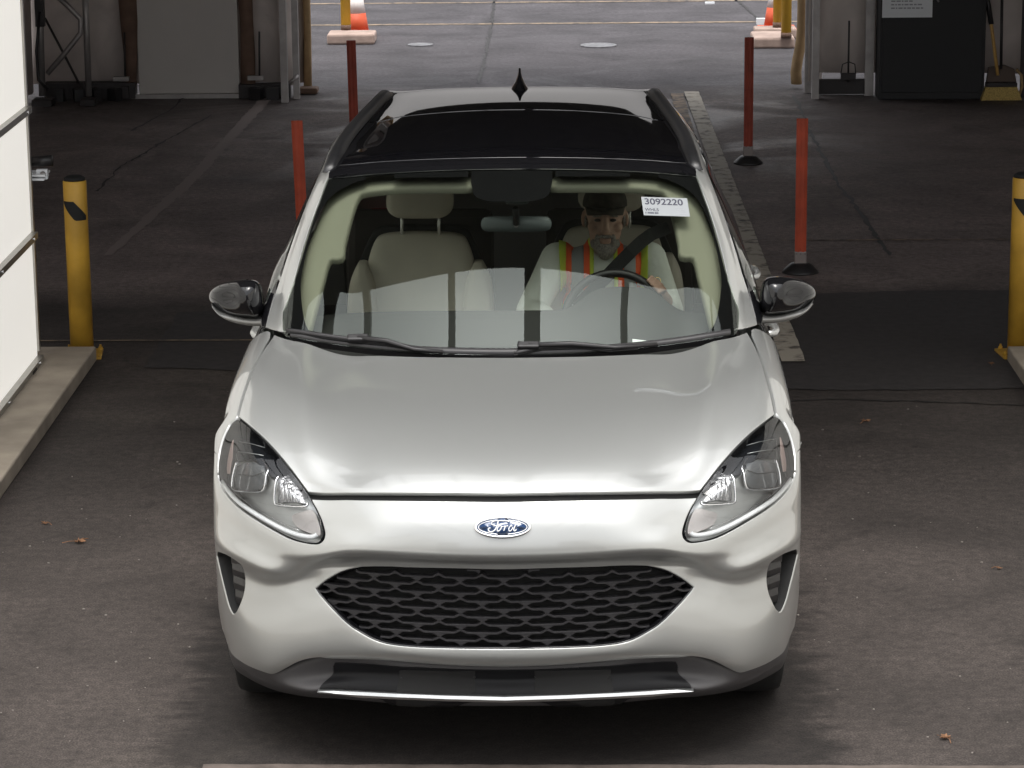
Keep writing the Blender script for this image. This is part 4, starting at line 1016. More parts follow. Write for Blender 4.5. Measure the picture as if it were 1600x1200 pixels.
# ---- badge with script lettering
def badge():
    b = thing('emblem', '', ''); del b['label']; del b['category']; b.parent = car
    q = FR.trace([(784.5, 824)])[0]; c = Vector(FR.P(q[0], 0)); n = Vector(FR.N(q[0], 0)); n.x = 0; n.normalize(); c.x = 0
    upv = Vector((0, n.z, -n.y)); upv = upv if upv.z > 0 else -upv
    sx = 88/2/512; sy = sx*.40
    def ell(k, z): return lambda t: c+Vector((1, 0, 0))*(sx*k*math.cos(t))+upv*((sy-sx*(1-k))*math.sin(t))+n*z
    N_ = 64
    def ringmesh(name, ks, m, cap=False):
        V = []; Fq = []
        for k, z in ks:
            f = ell(k, z); V += [tuple(f(2*pi*i/N_)) for i in range(N_)]
        for a in range(len(ks)-1):
            for i in range(N_): Fq.append((a*N_+i, a*N_+(i+1) % N_, (a+1)*N_+(i+1) % N_, (a+1)*N_+i))
        if cap: Fq.append(tuple((len(ks)-1)*N_+i for i in range(N_)))
        return from_np(name, V, Fq, m, b, True)
    ringmesh('badge_rim', [(1, -.004), (1, .004), (.98, .0065), (.93, .0075), (.905, .006), (.90, .004)], M['chrome'])
    ringmesh('badge_field', [(.90, .003), (.89, .0048), (.6, .006), (.2, .0066)], M['blue'], True)
    ringmesh('badge_line', [(.865, .0050), (.86, .0062), (.84, .0062), (.835, .0054)], M['white_letter'])
    # script strokes, coordinates read from the enlarged badge (px of the 1600 wide enlargement)
    K = [
     ([(892,246),(850,238),(780,236),(700,234),(655,240),(625,258),(622,280),(645,290),(665,280)], 8),
     ([(722,244),(712,280),(690,330),(660,365),(625,382),(590,378),(572,355),(580,335),(603,330)], 11),
     ([(655,300),(700,298),(745,292)], 6),
     ([(745,300),(715,325),(705,355),(718,372),(745,362),(765,335),(768,312),(755,300),(742,305)], 8),
     ([(768,312),(790,312),(820,305)], 5),
     ([(828,300),(820,335),(805,370)], 9), ([(820,330),(840,310),(862,300),(870,310)], 7),
     ([(935,305),(905,308),(885,335),(885,362),(905,372),(930,350),(945,320)], 8),
     ([(1003,272),(975,310),(958,350),(965,370),(985,365),(998,350)], 9)]
    for pts, wd in K:
        P3 = []
        for X, Y in spline(pts, 4):
            dx = (X-790)/435*sx; dy = -(Y-318)/150*sy
            P3.append(c+Vector((1, 0, 0))*dx+upv*dy+n*.0070)
        tube('letter_stroke', P3, wd/435*sx*.95, M['white_letter'], b, 8)
badge()

# ================================================================== GREENHOUSE: one net from the cowl over the roof to the tailgate
def sub(name, parent=None):
    o = bpy.data.objects.new(name, None); COL.objects.link(o); o.parent = parent or car; o.empty_display_size = .1; return o
GR_ = [   # centre point (y, z), glass edge E, pillar crest, outer silhouette, side glass mid, belt
 ((1.25, 1.062), (446,526,1.42), (437,524,1.45), (425,519,1.51), (-.885,1.60,1.07), (-.90,1.62,1.03)),
 ((1.49, 1.245), (459,430,1.65), (450,430,1.675), (444,430,1.72), (-.865,1.80,1.22), (-.905,1.86,1.05)),
 ((1.74, 1.420), (482,352,1.86), (476,350,1.885), (470,350,1.935), (-.84,2.05,1.28), (-.91,2.15,1.06)),
 ((2.00, 1.582), (512,277,2.06), (508,276,2.09), (500,276,2.14), (-.825,2.40,1.30), (-.912,2.50,1.065)),
 ((2.06, 1.600), (520,262,2.13), (515,261,2.16), (507,261,2.23), (-.82,2.50,1.30), (-.912,2.60,1.067)),
 ((2.42, 1.622), (541,228,2.55), (533,224,2.56), (524,222,2.60), (-.815,2.75,1.31), (-.912,2.80,1.07)),
 ((2.95, 1.636), (564,198,3.02), (556,194,3.03), (546,193,3.07), (-.81,3.15,1.31), (-.91,3.20,1.08)),
 ((3.45, 1.632), (588,171,3.50), (581,168,3.51), (571,168,3.54), (-.80,3.55,1.31), (-.905,3.6,1.09)),
 ((3.92, 1.605), (610,148,3.95), (604,146,3.95), (596,148,3.98), (-.77,3.95,1.31), (-.89,4.0,1.10)),
 ((4.15, 1.575), (620,142,4.15), (612,142,4.15), (604,146,4.16), (-.75,4.2,1.30), (-.86,4.25,1.10)),
 ((4.27, 1.48), (628,148,4.27), (620,152,4.25), (612,158,4.25), (-.73,4.3,1.28), (-.83,4.38,1.10)),
 ((4.45, 1.10), None, None, None, None, None),
]
rows = []
for r in GR_:
    (cy, cz), E_, c5, c6, c7, c8 = r
    if E_ is None:
        rows.append([Vector((-.0, 4.45, 1.1)), Vector((-.2, 4.45, 1.1)), Vector((-.38, 4.44, 1.1)), Vector((-.54, 4.43, 1.1)), Vector((-.66, 4.41, 1.1)), Vector((-.70, 4.40, 1.1)), Vector((-.74, 4.39, 1.1)), Vector((-.78, 4.38, 1.1)), Vector((-.82, 4.37, 1.1))]); continue
    e = at(E_[0], E_[1], y=E_[2])
    L = []
    for f in (0, .25, .5, .75, 1):
        L.append(Vector((e.x*f, cy+(e.y-cy)*f**2.15, cz+(e.z-cz)*f**2.15)))
    L += [at(c5[0], c5[1], y=c5[2]), at(c6[0], c6[1], y=c6[2]), Vector(c7), Vector(c8)]
    rows.append(L)
GH = Surf(rows, K=12, smooth=(20, lambda r: .6, lambda r: .3)).outward((0, 2.5, .8))
ws = GH.trace([(787,559),(690,558),(600,557)]) + GH.trace(spline([(552,558),(505,549),(468,540),(450,530),(442,516),(442,488),(449,470),(464,424),(486,350),(503,303),(513,277)], 3), tmax=4.9)
ws += GH.trace([(530,274),(600,268.5),(700,265),(787,264)], tmax=4.9)
ws[0] = (max(ws[0][0], .02), 0); ws[-1] = (ws[-1][0], 0)
wind = patch('windshield', GH, sym(ws), M['glass'], car, step=.03, rim=0)
# printed black border on the inner face of the glass
fi = spline([(787,500),(640,503),(540,512),(492,513),(478,504),(471,470),(470,440),(475,410),(484,372),(495,342),(508,318),(526,300),(548,288),(571,281),(640,277),(700,276),(732,276),(738,290),(742,308),(760,318),(787,320)], 3)
fi = spline([(787,541),(640,542),(540,538),(494,524),(478,508),(471,470),(470,440),(475,410),(484,372),(495,342),(508,318),(526,300),(548,288),(571,281),(640,277.5),(700,277),(731,277),(737,290),(742,306),(762,314),(787,315)], 3)
fr_ = GH.trace(fi, tmax=4.9, off=-.006); fr_[0] = (fr_[0][0], 0); fr_[-1] = (fr_[-1][0], 0)
frit = patch('black_border', GH, sym(ws), M['frit'], wind, holes=[sym(fr_)], step=.02, off=-.006, rim=0)
# body coloured pillars and cant rails
pl = GH.trace(spline([(442,516),(442,488),(449,470),(464,424),(486,350),(503,303),(512,277),(516,262),(527,235),(546,206)], 3), tmax=5.5)
A_ = [(p[0], max(p[1], 4.02)) for p in pl]
pil = [(.08, 4.1)]+A_+[(6.5, 4.75), (8.5, 4.9), (9.6, 4.9), (9.6, 6.15), (6.5, 6.12), (4.5, 6.12), (2.5, 6.1), (1.0, 6.12), (.3, 6.3), (.05, 6.3)]
for s in (1, -1): patch('pillar', GH, pil, M['paint'], car, step=.02, rim=.012, sgn=s)
# roof: header, two glass panels, rear roof
hd = [(3.06, 0), (3.06, 4.15), (4.05, 4.6), (4.05, 0)]
patch('roof_header', GH, sym([(3.07, 0), (3.07, 3.98), (4.0, 4.62), (4.02, 4.2), (4.05, 2), (4.06, 0)]), M['black_gloss'], car, step=.03, rim=.01)
def arc(pts, k0=True): 
    q = GH.trace(pts, tmax=4.9); return q
l1 = arc([(787,262),(700,263),(600,267),(540,271)]); l2 = arc([(787,221),(700,222),(640,224),(592,229)]); l3 = arc([(787,164),(700,166),(650,169),(622,172)])
fix = lambda L: [(L[0][0], 0)]+L[1:]
l1, l2, l3 = fix(l1), fix(l2), fix(l3)
dl = lambda L, d: [(a+d, b) for a, b in L]
def clampt(L, t): return [(a, min(b, t)) for a, b in L]
a = [(4.10, 0), (4.10, 2), (4.08, 4.5)]; 
s2 = sum(p[0] for p in l2)/len(l2); s3 = sum(p[0] for p in l3)/len(l3)
patch('front_roof_glass', GH, sym([(4.10, 0), (4.09, 2), (4.06, 4.40), (s2-.02, 4.35), (s2-.02, 0)]), M['roof_glass'], car, step=.04, rim=.012)
patch('rear_roof_glass', GH, sym([(s2+.035, 0), (s2+.035, 3.85), (s3, 3.85), (s3, 0)]), M['roof_glass'], car, step=.04, rim=.012)
patch('roof_skin', GH, sym([(s2+.035, 3.9), (s3+.03, 3.9), (s3+.04, 0), (9.0, 0), (10.0, 0), (10.0, 4.6), (9, 4.7), (s2-.01, 4.62), (s2-.01, 4.39), (s2+.035, 4.36)]) if False else [(s2-.3, 4.42), (s2+.03, 3.9), (s3+.03, 3.9), (s3+.03, 2), (s3+.03, 0), (s3+.03, -2), (s3+.03, -3.9), (s2+.03, -3.9), (s2-.3, -4.42), (4.1, -4.46), (4.1, -4.9), (9, -4.9), (10.1, -4.7), (10.1, 0), (10.1, 4.7), (9, 4.9), (4.1, 4.9), (4.1, 4.46)], M['black_gloss'], car, step=.04, rim=.012)
patch('roof_inner', GH, sym([(3.1, 0), (3.1, 4.0), (10, 4.5), (10, 0)]), M['liner'], car, step=.08, off=-.05, rim=0)
# roof rails
for s in (1, -1):
    pts = []; 
    for k in range(15):
        r = 3.55+k*(8.1-3.55)/14; P0 = GH.P(r, 4.62*s); hgt = .028*min(1, k/1.6+.05, (14-k)/1.0+.1); pts.append((P0[0], P0[1], P0[2]+hgt))
    bm = bmesh.new(); V = []
    for k, p in enumerate(pts):
        wd = .024; b = GH.P(3.55+k*(8.1-3.55)/14, 4.62*s)[2]-.004
        V.append([bm.verts.new(q) for q in ((p[0]-wd, p[1], b), (p[0]-wd*.85, p[1], p[2]-.006), (p[0]-wd*.4, p[1], p[2]), (p[0]+wd*.4, p[1], p[2]), (p[0]+wd*.85, p[1], p[2]-.006), (p[0]+wd, p[1], b))])
    for A, B in zip(V, V[1:]):
        for q in range(5): bm.faces.new((A[q], A[q+1], B[q+1], B[q]))
    bm.faces.new(V[0]); bm.faces.new(V[-1][::-1]); bmesh.ops.recalc_face_normals(bm, faces=bm.faces)
    obj('roof_rail', bm, M['rail'], car, True)
# shark fin antenna
bm = bmesh.new(); V = []
for k in range(9):
    f = k/8; z = 1.602+.088*f; ln = .085*(1-f)**.8+.012; wd = .036*(1-f)**1.9*(1 if f > .05 else .95)+.0045; yc = 3.93+.03*f
    V.append([bm.verts.new((wd*math.cos(t), yc+ln*math.sin(t)*(1 if math.sin(t) > 0 else 1.35*(1-f*.3)), z)) for t in [2*pi*i/14 for i in range(14)]])
for A, B in zip(V, V[1:]):
    for q in range(14): bm.faces.new((A[q], A[(q+1) % 14], B[(q+1) % 14], B[q]))
bm.faces.new(V[-1]); obj('antenna', bm, M['black_gloss'], car, True)

# ---- side body
def sx(y, z):
    """half width of the body side"""
    b = .938
    if y < .9: b -= .010*((.9-y)/.4)**2
    if y > 3.4: b -= .16*((y-3.4)/1.1)**2.2
    b -= .10*max(0, (z-.86)/.25)**2*.5
    b -= .04*max(0, (.5-z)/.3)**1.5
    b += .010*math.exp(-((z-.86)/.05)**2)-.016*math.exp(-((z-.62)/.12)**2)
    return b
ys = [.72, .9, 1.2, 1.6, 2.0, 2.5, 3.0, 3.4, 3.8, 4.15, 4.4]; zs = [.22, .3, .4, .5, .6, .7, .78, .84, .88, .94, 1.0, 1.035]
SD = Surf([[Vector((-sx(y, z), y, z)) for y in ys] for z in zs], K=6, mirror=False).outward((0, 2.2, .6))
def sp(y, z):
    r = np.interp(z, zs, range(len(zs))); c = np.interp(y, ys, range(len(ys))); return (float(r), float(c))
def wheelcut(yc, R, y0, y1, zb=.30):
    out = []
    for k in range(25):
        a = pi*k/24; y = yc-R*math.cos(a); z = .35+R*math.sin(a)
        if y0 <= y <= y1: out.append(sp(y, max(z, zb)))
    return out
SDM = Surf([[Vector((sx(y, z), y, z)) for y in ys] for z in zs], K=6, mirror=False).outward((0, 2.2, .6))
for side, sf in ((0, SD), (1, SDM)):
    patch('rear_fender', sf, [sp(3.62, 1.03), sp(4.38, 1.03), sp(4.38, .42)]+[sp(3.61+.42*math.cos(a), .35+.42*math.sin(a)) for a in [pi*k/20 for k in range(21)] if .35+.42*math.sin(a) > .40]+[sp(3.19, .55), sp(3.3, .75), sp(3.55, .9)], M['paint'], car, step=.04, rim=.02)
    patch('side_panel', sf, [sp(.73, .83), sp(.73, .78)]+[sp(.9-.42*math.cos(a), .35+.42*math.sin(a)) for a in [pi*k/24 for k in range(8, 25)] if .35+.42*math.sin(a) > .36]+[sp(1.33, .35), sp(1.44, .35), sp(1.50, .7), sp(1.58, 1.025), sp(1.5, 1.03), sp(1.35, 1.0), sp(1.0, .95)], M['paint'], car, step=.03, rim=.02)
    for y0, y1, yb in ((1.455, 2.44, 1.515), (2.455, 3.35, 2.455)):
        if y0 < 2: ol = [sp(1.59, 1.028), sp(1.51, .7), sp(1.455, .36), sp(2.44, .36), sp(2.44, 1.03)]
        else: ol = [sp(2.455, 1.03), sp(2.455, .36), sp(3.16, .36), sp(3.17, .55), sp(3.28, .77), sp(3.52, .91), sp(3.60, 1.03)]
        dr = sub('door'); 
        patch('door_panel', sf, ol, M['paint'], dr, step=.04, rim=.02)
        hy = 2.25 if y0 < 2 else 3.3; sg = -1 if side == 0 else 1
        P0 = [(sg*(sx(hy+dy, .93)+dx), hy+dy, .93) for dy, dx in ((-.11, -.01), (-.09, .028), (-.04, .040), (.04, .040), (.09, .028), (.11, -.01))]
        tube('door_handle', P0, [.012, .014, .014, .014, .014, .012], M['paint'], dr, 10)
    patch('sill', sf, [sp(1.32, .34), sp(3.2, .34), sp(3.2, .23), sp(1.32, .23)], M['grey_plastic'], car, step=.05, rim=.02)
# side windows between belt and cant rail
for s in (1, -1):
    patch('side_window', GH, [(.9, 6.25), (2.2, 6.22), (3.4, 6.2), (4.9, 6.2), (4.9, 7.95), (3.5, 7.95), (2.0, 7.95), (.6, 7.6), (.5, 6.7)], M['side_glass'], car, step=.06, rim=0, sgn=s)
    patch('centre_pillar', GH, [(4.92, 6.2), (5.3, 6.2), (5.3, 7.95), (4.92, 7.95)], M['black_gloss'], car, step=.05, rim=.01, sgn=s)
    patch('side_window', GH, [(5.32, 6.2), (7.3, 6.2), (7.5, 7.95), (5.32, 7.95)], M['privacy'], car, step=.06, rim=0, sgn=s)
    patch('rear_pillar', GH, [(7.33, 6.17), (9.6, 6.17), (9.6, 7.97), (7.53, 7.97)], M['paint'], car, step=.06, rim=.01, sgn=s)
    patch('mirror_sail', GH, [(.06, 6.35), (.85, 6.27), (.47, 6.75), (.57, 7.6), (.1, 7.8)], M['black_gloss'], car, step=.05, rim=.01, sgn=s)
patch('rear_window', GH, sym([(10.15, 0), (10.15, 4.3), (10.9, 5.0), (10.9, 0)]), M['privacy'], car, step=.06, rim=0)
bm = bmesh.new()
V = []
for z in (.35, .6, .85, 1.1):
    V.append([bm.verts.new((x, 4.40+.14*(1-(x/.86)**2)+(.06 if z < .7 else 0)-(.0 if abs(x) < .8 else .04), z)) for x in np.linspace(-.80, .80, 13)])
for A, B in zip(V, V[1:]):
    for q in range(12): bm.faces.new((A[q], A[q+1], B[q+1], B[q]))
bmesh.ops.solidify(bm, geom=bm.faces[:], thickness=.03); bmesh.ops.recalc_face_normals(bm, faces=bm.faces); obj('tailgate', bm, M['paint'], car, True)
for s in (-1, 1): box('tail_lamp', (s*.70, 4.47, .93), (.26, .08, .14), M['tail'], car, bevel=.02)
box('underbody', (0, 2.35, .24), (1.5, 3.9, .08), M['black_soft'], car)
box('floor_pan', (0, 2.7, .42), (1.6, 3.2, .05), M['seat_dark'], car)
box('bay_wall', (0, 1.22, .62), (1.62, .05, .6), M['black_soft'], car)
# wheels
def wheel(x, y, s):
    t = sub('wheel')
    bm = bmesh.new(); prof = [(.235, -.10), (.30, -.108), (.335, -.098), (.345, -.07), (.348, 0), (.345, .07), (.335, .098), (.30, .108), (.235, .10)]
    n = 48; R = [[bm.verts.new((x+w_, y+r*math.cos(2*pi*k/n), .348+r*math.sin(2*pi*k/n))) for k in range(n)] for r, w_ in prof]
    for A, B in zip(R, R[1:]):
        for k in range(n): bm.faces.new((A[k], A[(k+1) % n], B[(k+1) % n], B[k]))
    bmesh.ops.recalc_face_normals(bm, faces=bm.faces); obj('tyre', bm, M['rubber'], t, True)
    bm = bmesh.new(); prof = [(.236, .10), (.225, .095), (.215, .05), (.21, -.1)]
    R = [[bm.verts.new((x+s*w_, y+r*math.cos(2*pi*k/n), .348+r*math.sin(2*pi*k/n))) for k in range(n)] for r, w_ in prof]
    for A, B in zip(R, R[1:]):
        for k in range(n): bm.faces.new((A[k], A[(k+1) % n], B[(k+1) % n], B[k]))
    for k in range(5):
        for d in (-.11, .11):
            a = 2*pi*k/5+.3; add_box(bm, (x+s*.075, y+.125*math.cos(a+d), .348+.125*math.sin(a+d)), (.03, .20, .03), 0, a+d)
    add_tube(bm, [(x+s*.05, y, .348), (x+s*.095, y, .348)], .05, 20)
    bmesh.ops.recalc_face_normals(bm, faces=bm.faces); obj('rim', bm, M['rim'], t)
    bm = bmesh.new(); add_tube(bm, [(x+s*.0, y, .348), (x+s*.03, y, .348)], .15, 28); obj('brake_disc', bm, M['galv'], t)
for x in (-.795, .795):
    for y in (.90, 3.61): wheel(x, y, -1 if x < 0 else 1)
for s in (-1, 1):
    for yc in (.9, 3.61):
        bm = bmesh.new(); V = []
        for k in range(21):
            a = pi*k/20; V.append([bm.verts.new((s*xx, yc-r*math.cos(a), .35+r*math.sin(a))) for xx, r in ((.898, .395), (.900, .39), (.895, .380), (.55, .380))])
        for A, B in zip(V, V[1:]):
            for q in range(3): bm.faces.new((A[q], A[q+1], B[q+1], B[q]))
        bmesh.ops.recalc_face_normals(bm, faces=bm.faces); obj('wheel_arch', bm, M['grey_plastic'], car, True)

# ---- wing mirrors (shell traced from the photo, with real depth)
def wing_mirror(s):
    t = sub('wing_mirror')
    def pt(u, v, y): p = at(u, v, y=y); return Vector((p.x*-s if s == -1 else p.x, p.y, p.z))
    OUT = spline([(326,462),(331,452),(345,443),(365,438),(385,436),(400,438),(408,446),(412,462),(413,478),(410,490),(402,497),(388,496),(370,494),(352,490),(338,482),(329,473)], 3, True)
    cu, cv = 374, 467; n = len(OUT)
    LV = [(1.0, 1.80), (1.0, 1.74), (.975, 1.70), (.90, 1.665), (.76, 1.640), (.55, 1.622), (.3, 1.613)]
    V = []; Fq = []
    for f, y in LV:
        for u, v in OUT:
            yy = y+.06*((cu-u)/50)*(1 if u < cu else .25)*(1 if y < 1.75 else .6)
            uu, vv = cu+(u-cu)*f, cv+(v-cv)*f
            p = at(uu, vv, y=yy); V.append((p.x*s, p.y, p.z))
    for a in range(len(LV)-1):
        for i in range(n): Fq.append((a*n+i, a*n+(i+1) % n, (a+1)*n+(i+1) % n, (a+1)*n+i))
    p = at(cu, cv, y=1.610); V.append((p.x*s, p.y, p.z)); c = len(V)-1; b = (len(LV)-1)*n
    for i in range(n): Fq.append((b+i, b+(i+1) % n, c))
    o = from_np('mirror_cap', V, Fq, M['black_gloss'], t, True)
    bm = bmesh.new(); bm.from_mesh(o.data); bmesh.ops.recalc_face_normals(bm, faces=bm.faces); bm.to_mesh(o.data); bm.free()
    o.data.polygons.foreach_set('use_smooth', [True]*len(o.data.polygons))
    # silver lower skirt and arm
    top = spline([(330,475),(340,485),(355,491),(372,496),(392,499),(412,498),(422,496)], 3); bot = spline([(331,479),(340,490),(354,499),(372,505),(392,508),(412,509),(426,508)], 3)
    V = []; Fq = []
    for (u, v), (u2, v2) in zip(top, bot):
        f = (u-330)/92
        for uu, vv, yy in ((u, v-4, 1.80), (u, v, 1.672+.05*(1-f)), (u2, (v+v2)/2+1, 1.655+.06*(1-f)), (u2, v2, 1.70), (u2, v2+1, 1.79)):
            p = at(uu, vv, y=yy); V.append((p.x*s, p.y, p.z))
    for i in range(len(top)-1):
        for k in range(4): Fq.append((i*5+k, i*5+k+1, i*5+6+k, i*5+5+k))
    from_np('mirror_skirt', V, Fq, M['mirror_grey'], t, True)
    arm = [at(404, 500, y=1.74), at(420, 500, y=1.74), at(432, 498, y=1.73), at(440, 494, y=1.73)]
    tube('mirror_arm', [(p.x*s, p.y, p.z) for p in arm], [.020, .024, .028, .03], M['mirror_grey'], t, 12)
    V = [(at(u, v, y=1.802).x*s, 1.802, at(u, v, y=1.802).z) for u, v in OUT[::2]]
    from_np('mirror_glass', V, [tuple(range(len(V)))], M['mirror'], t, False)
wing_mirror(1); wing_mirror(-1)

# ---- cowl and wipers
def on_ws(u, v, lift=.012): 
    q = GH.trace([(abs(787-(787-u)) if False else u, v)], tmax=4.9)[0]; p = GH.P(*q)+GH.N(*q)*lift; return Vector(p)
def on_ws_r(u, v, lift=.012):
    """same for the right half of the glass"""
    D2 = GH.D+GH.N_*lift; U, V = proj_np(D2.reshape(-1, 3)); e = (U-u)**2+(V-v)**2
    w_ = np.ones(GH.D.shape[:2], bool); w_[int(3.3*12):] = False; e = np.where(w_.ravel(), e, 1e9); k = int(e.argmin()); return Vector(D2.reshape(-1, 3)[k])
cw = GH.trace([(787,556),(640,556),(560,556)], tmax=4.9)
V = []; Fq = []
for i in range(31):
    t = -3.9+i*7.8/30; 
    for r, o in ((.10, .0015), (.07, .004), (.02, .004), (.0, -.03)): V.append(tuple(GH.P(r, t)+GH.N(r, t)*o))
for i in range(30):
    for k in range(3): Fq.append((i*4+k, i*4+k+1, i*4+5+k, i*4+4+k))
from_np('cowl', V, Fq, M['black_plastic'], car, True)
def wiper(P_arm, P_blade):
    w_ = sub('wiper')
    b = [on_ws_r(u, v, .010) for u, v in P_blade]
    b2 = []
    for a, c in zip(b, b[1:]):
        for k in range(6): b2.append(a.lerp(c, k/6))
    b2.append(b[-1])
    tube('blade', b2, [.004]+[.009]*(len(b2)-2)+[.004], M['black_plastic'], w_, 8)
    tube('rubber', [p-Vector((0, .004, .006)) for p in b2], .004, M['rubber'], w_, 6)
    tube('arm', [on_ws_r(u, v, l) for u, v, l in P_arm], [.010, .010, .008, .008][:len(P_arm)], M['black_plastic'], w_, 8)
    m_ = on_ws_r(*P_arm[0][:2], .02); box('arm_head', tuple(m_), (.075, .03, .022), M['black_plastic'], w_, bevel=.006, rx=rad(30))
wiper([(556,527,.022),(600,536,.022),(648,546,.018),(690,553,.012)], [(449,517),(500,521),(556,529),(610,540),(668,551)])
wiper([(828,541,.022),(890,541,.022),(960,547,.018),(1030,553,.012)], [(800,549),(850,544),(905,543),(955,546),(1000,545)])
wiper_t = 0

# ================================================================== INTERIOR
dk = M['seat_dark']
# inner pillar trims and headliner edge, following the glass 5 cm inside it
for s in (1, -1):
    o_ = spline([(476,515),(468,480),(464,440),(470,400),(480,365),(492,336),(506,312),(524,296),(548,285),(571,279.5),(640,277),(700,276.5),(736,276.5)], 3)
    i_ = spline([(736,290),(700,290),(640,291),(600,293),(575,296),(562,300),(554,312),(545,340),(535,380),(532,400),(512,404),(502,437),(495,462),(488,487),(481,512)], 3)
    q = GH.trace(o_+i_, off=-.045, tmax=4.9, rmax=3.25)
    patch('pillar_trim', GH, q, M['beige'], car, step=.025, off=-.045, rim=.03, sgn=s, bev=.008)
# dashboard
V = []; Fq = []; DN = 61
for i in range(DN):
    x = -.74+1.48*i/(DN-1); hump = .085*math.exp(-((x-.40)/.16)**4)
    for y, z in ((1.27, 1.03), (1.50, 1.07+hump*.1), (1.68, 1.09+hump*.5), (1.82, 1.095+hump), (1.88, 1.07+hump), (1.90, 1.0), (1.95, .80), (1.93, .5)): V.append((x, y+.04*(x/.74)**2, z-.03*(x/.74)**4))
for i in range(DN-1):
    for k in range(7): Fq.append((i*8+k, i*8+k+1, i*8+9+k, i*8+8+k))
from_np('dashboard', V, Fq, M['dash'], car, True)
box('screen', (0, 1.90, .97), (.20, .015, .12), M['black_gloss'], car, bevel=.006)
box('console', (0, 2.3, .60), (.26, .8, .3), M['seat_dark'], car, bevel=.03)
def seat(x, y, driver=False):
    t = sub('seat')
    def slab_(name, prof, m, parent, depth=.11, lean=.26, bulge=.035):
        """prof: half outline (x, z) bottom to top; leaning cushion with rounded front and back"""
        L = spline([(-a, b) for a, b in prof]+[(a, b) for a, b in prof[::-1]], 4, True); n = len(L); c = (0, (L[0][1]+prof[-1][1])/2)
        V = []; Fq = []; LV = [(.3, -bulge), (.45, -bulge), (.6, -bulge*.97), (.73, -bulge*.91), (.83, -bulge*.80), (.90, -bulge*.62), (.96, -bulge*.35), (.99, -bulge*.12), (1, .01), (1, depth*.8), (.95, depth), (.5, depth+.01)]
        for f, dy in LV:
            for a, b in L:
                xx = a*f; zz = c[1]+(b-c[1])*f; V.append((x+xx, y+dy+(zz-prof[0][1])*lean, zz))
        for a in range(len(LV)-1):
            for i in range(n): Fq.append((a*n+i, a*n+(i+1) % n, (a+1)*n+(i+1) % n, (a+1)*n+i))
        for q_, dy in ((0, LV[0][1]), (len(LV)-1, LV[-1][1])):
            V.append((x, y+dy+(c[1]-prof[0][1])*lean, c[1])); Fq += [(q_*n+i, q_*n+(i+1) % n, len(V)-1) for i in range(n)]
        o = from_np(name, V, Fq, m, parent, True)
        bb = bmesh.new(); bb.from_mesh(o.data); bmesh.ops.recalc_face_normals(bb, faces=bb.faces); bb.to_mesh(o.data); bb.free(); return o
    slab_('backrest', [(.16, .62), (.235, .68), (.265, .85), (.255, .98), (.215, 1.07), (.185, 1.16), (.15, 1.195), (.06, 1.205)], M['seat'], t, .10, .20)
    slab_('backrest_shell', [(.18, .6), (.26, .68), (.285, .85), (.28, .98), (.245, 1.08), (.205, 1.17), (.165, 1.215), (.06, 1.225)], M['seat_dark'], t, .06, .20, .0).location.y = .05
    for s in (-1, 1):
        slab_('bolster', [(.02, .64), (.05, .72), (.06, .9), (.05, 1.02), (.02, 1.09), (.008, 1.10)], M['seat'], t, .08, .20, .05).location = (s*.225, -.03, 0)
    slab_('headrest', [(.06, 1.268), (.10, 1.276), (.125, 1.30), (.13, 1.34), (.12, 1.40), (.09, 1.432), (.04, 1.44)], M['seat'], t, .07, .05, .03).location.y = .10
    for s in (-1, 1): tube('headrest_post', [(x+s*.072, y+.115, 1.18), (x+s*.072, y+.13, 1.31)], .006, M['post_steel'], t, 8)
    box('cushion', (x, y-.22, .60), (.5, .52, .15), M['seat'], t, bevel=.04)
seat(-.372, 2.62); seat(.372, 2.74, True)
for x in (-.42, .42):
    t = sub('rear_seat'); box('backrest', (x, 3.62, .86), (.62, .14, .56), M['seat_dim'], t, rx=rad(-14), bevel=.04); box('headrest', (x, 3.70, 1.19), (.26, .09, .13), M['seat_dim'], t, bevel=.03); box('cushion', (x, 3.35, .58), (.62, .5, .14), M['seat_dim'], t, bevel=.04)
# rear-view mirror with its housing on the glass
rm = sub('rear_view_mirror'); a = at(751, 351, y=1.98); b = at(862, 351, y=1.98)
c = (a+b)/2; wd = (b-a).length
bm = bmesh.new(); V = []
for k in range(2):
    V.append([bm.verts.new((c.x+(wd/2-.028)*(1 if math.cos(t_) > 0 else -1)*min(1, abs(math.cos(t_))*2.2)+.028*math.cos(t_), c.y+k*.03, c.z+.028*math.sin(t_))) for t_ in [2*pi*i/28 for i in range(28)]])
for q in range(28): bm.faces.new((V[0][q], V[0][(q+1) % 28], V[1][(q+1) % 28], V[1][q]))
bm.faces.new(V[0]); bm.faces.new(V[1]); bmesh.ops.recalc_face_normals(bm, faces=bm.faces); bmesh.ops.bevel(bm, geom=bm.edges[:], offset=.004, segments=2, affect='EDGES')
obj('housing', bm, M['rvm'], rm, True)
tube('stalk', [c+Vector((0, 0, 0)), c+Vector((0, -.06, .07))], .012, M['black_plastic'], rm, 8)
bm = bmesh.new(); add_tube(bm, [c+Vector((.0, -.012, 0)), c+Vector((.0, -.004, 0))], .009, 12); obj('ball_cap', bm, M['galv'], rm)
sb = at(808, 300, y=1.92); box('sensor_housing', (sb.x, sb.y+.0, sb.z-.01), (.085, .07, .04), M['rvm'], rm, rx=rad(30), bevel=.01)
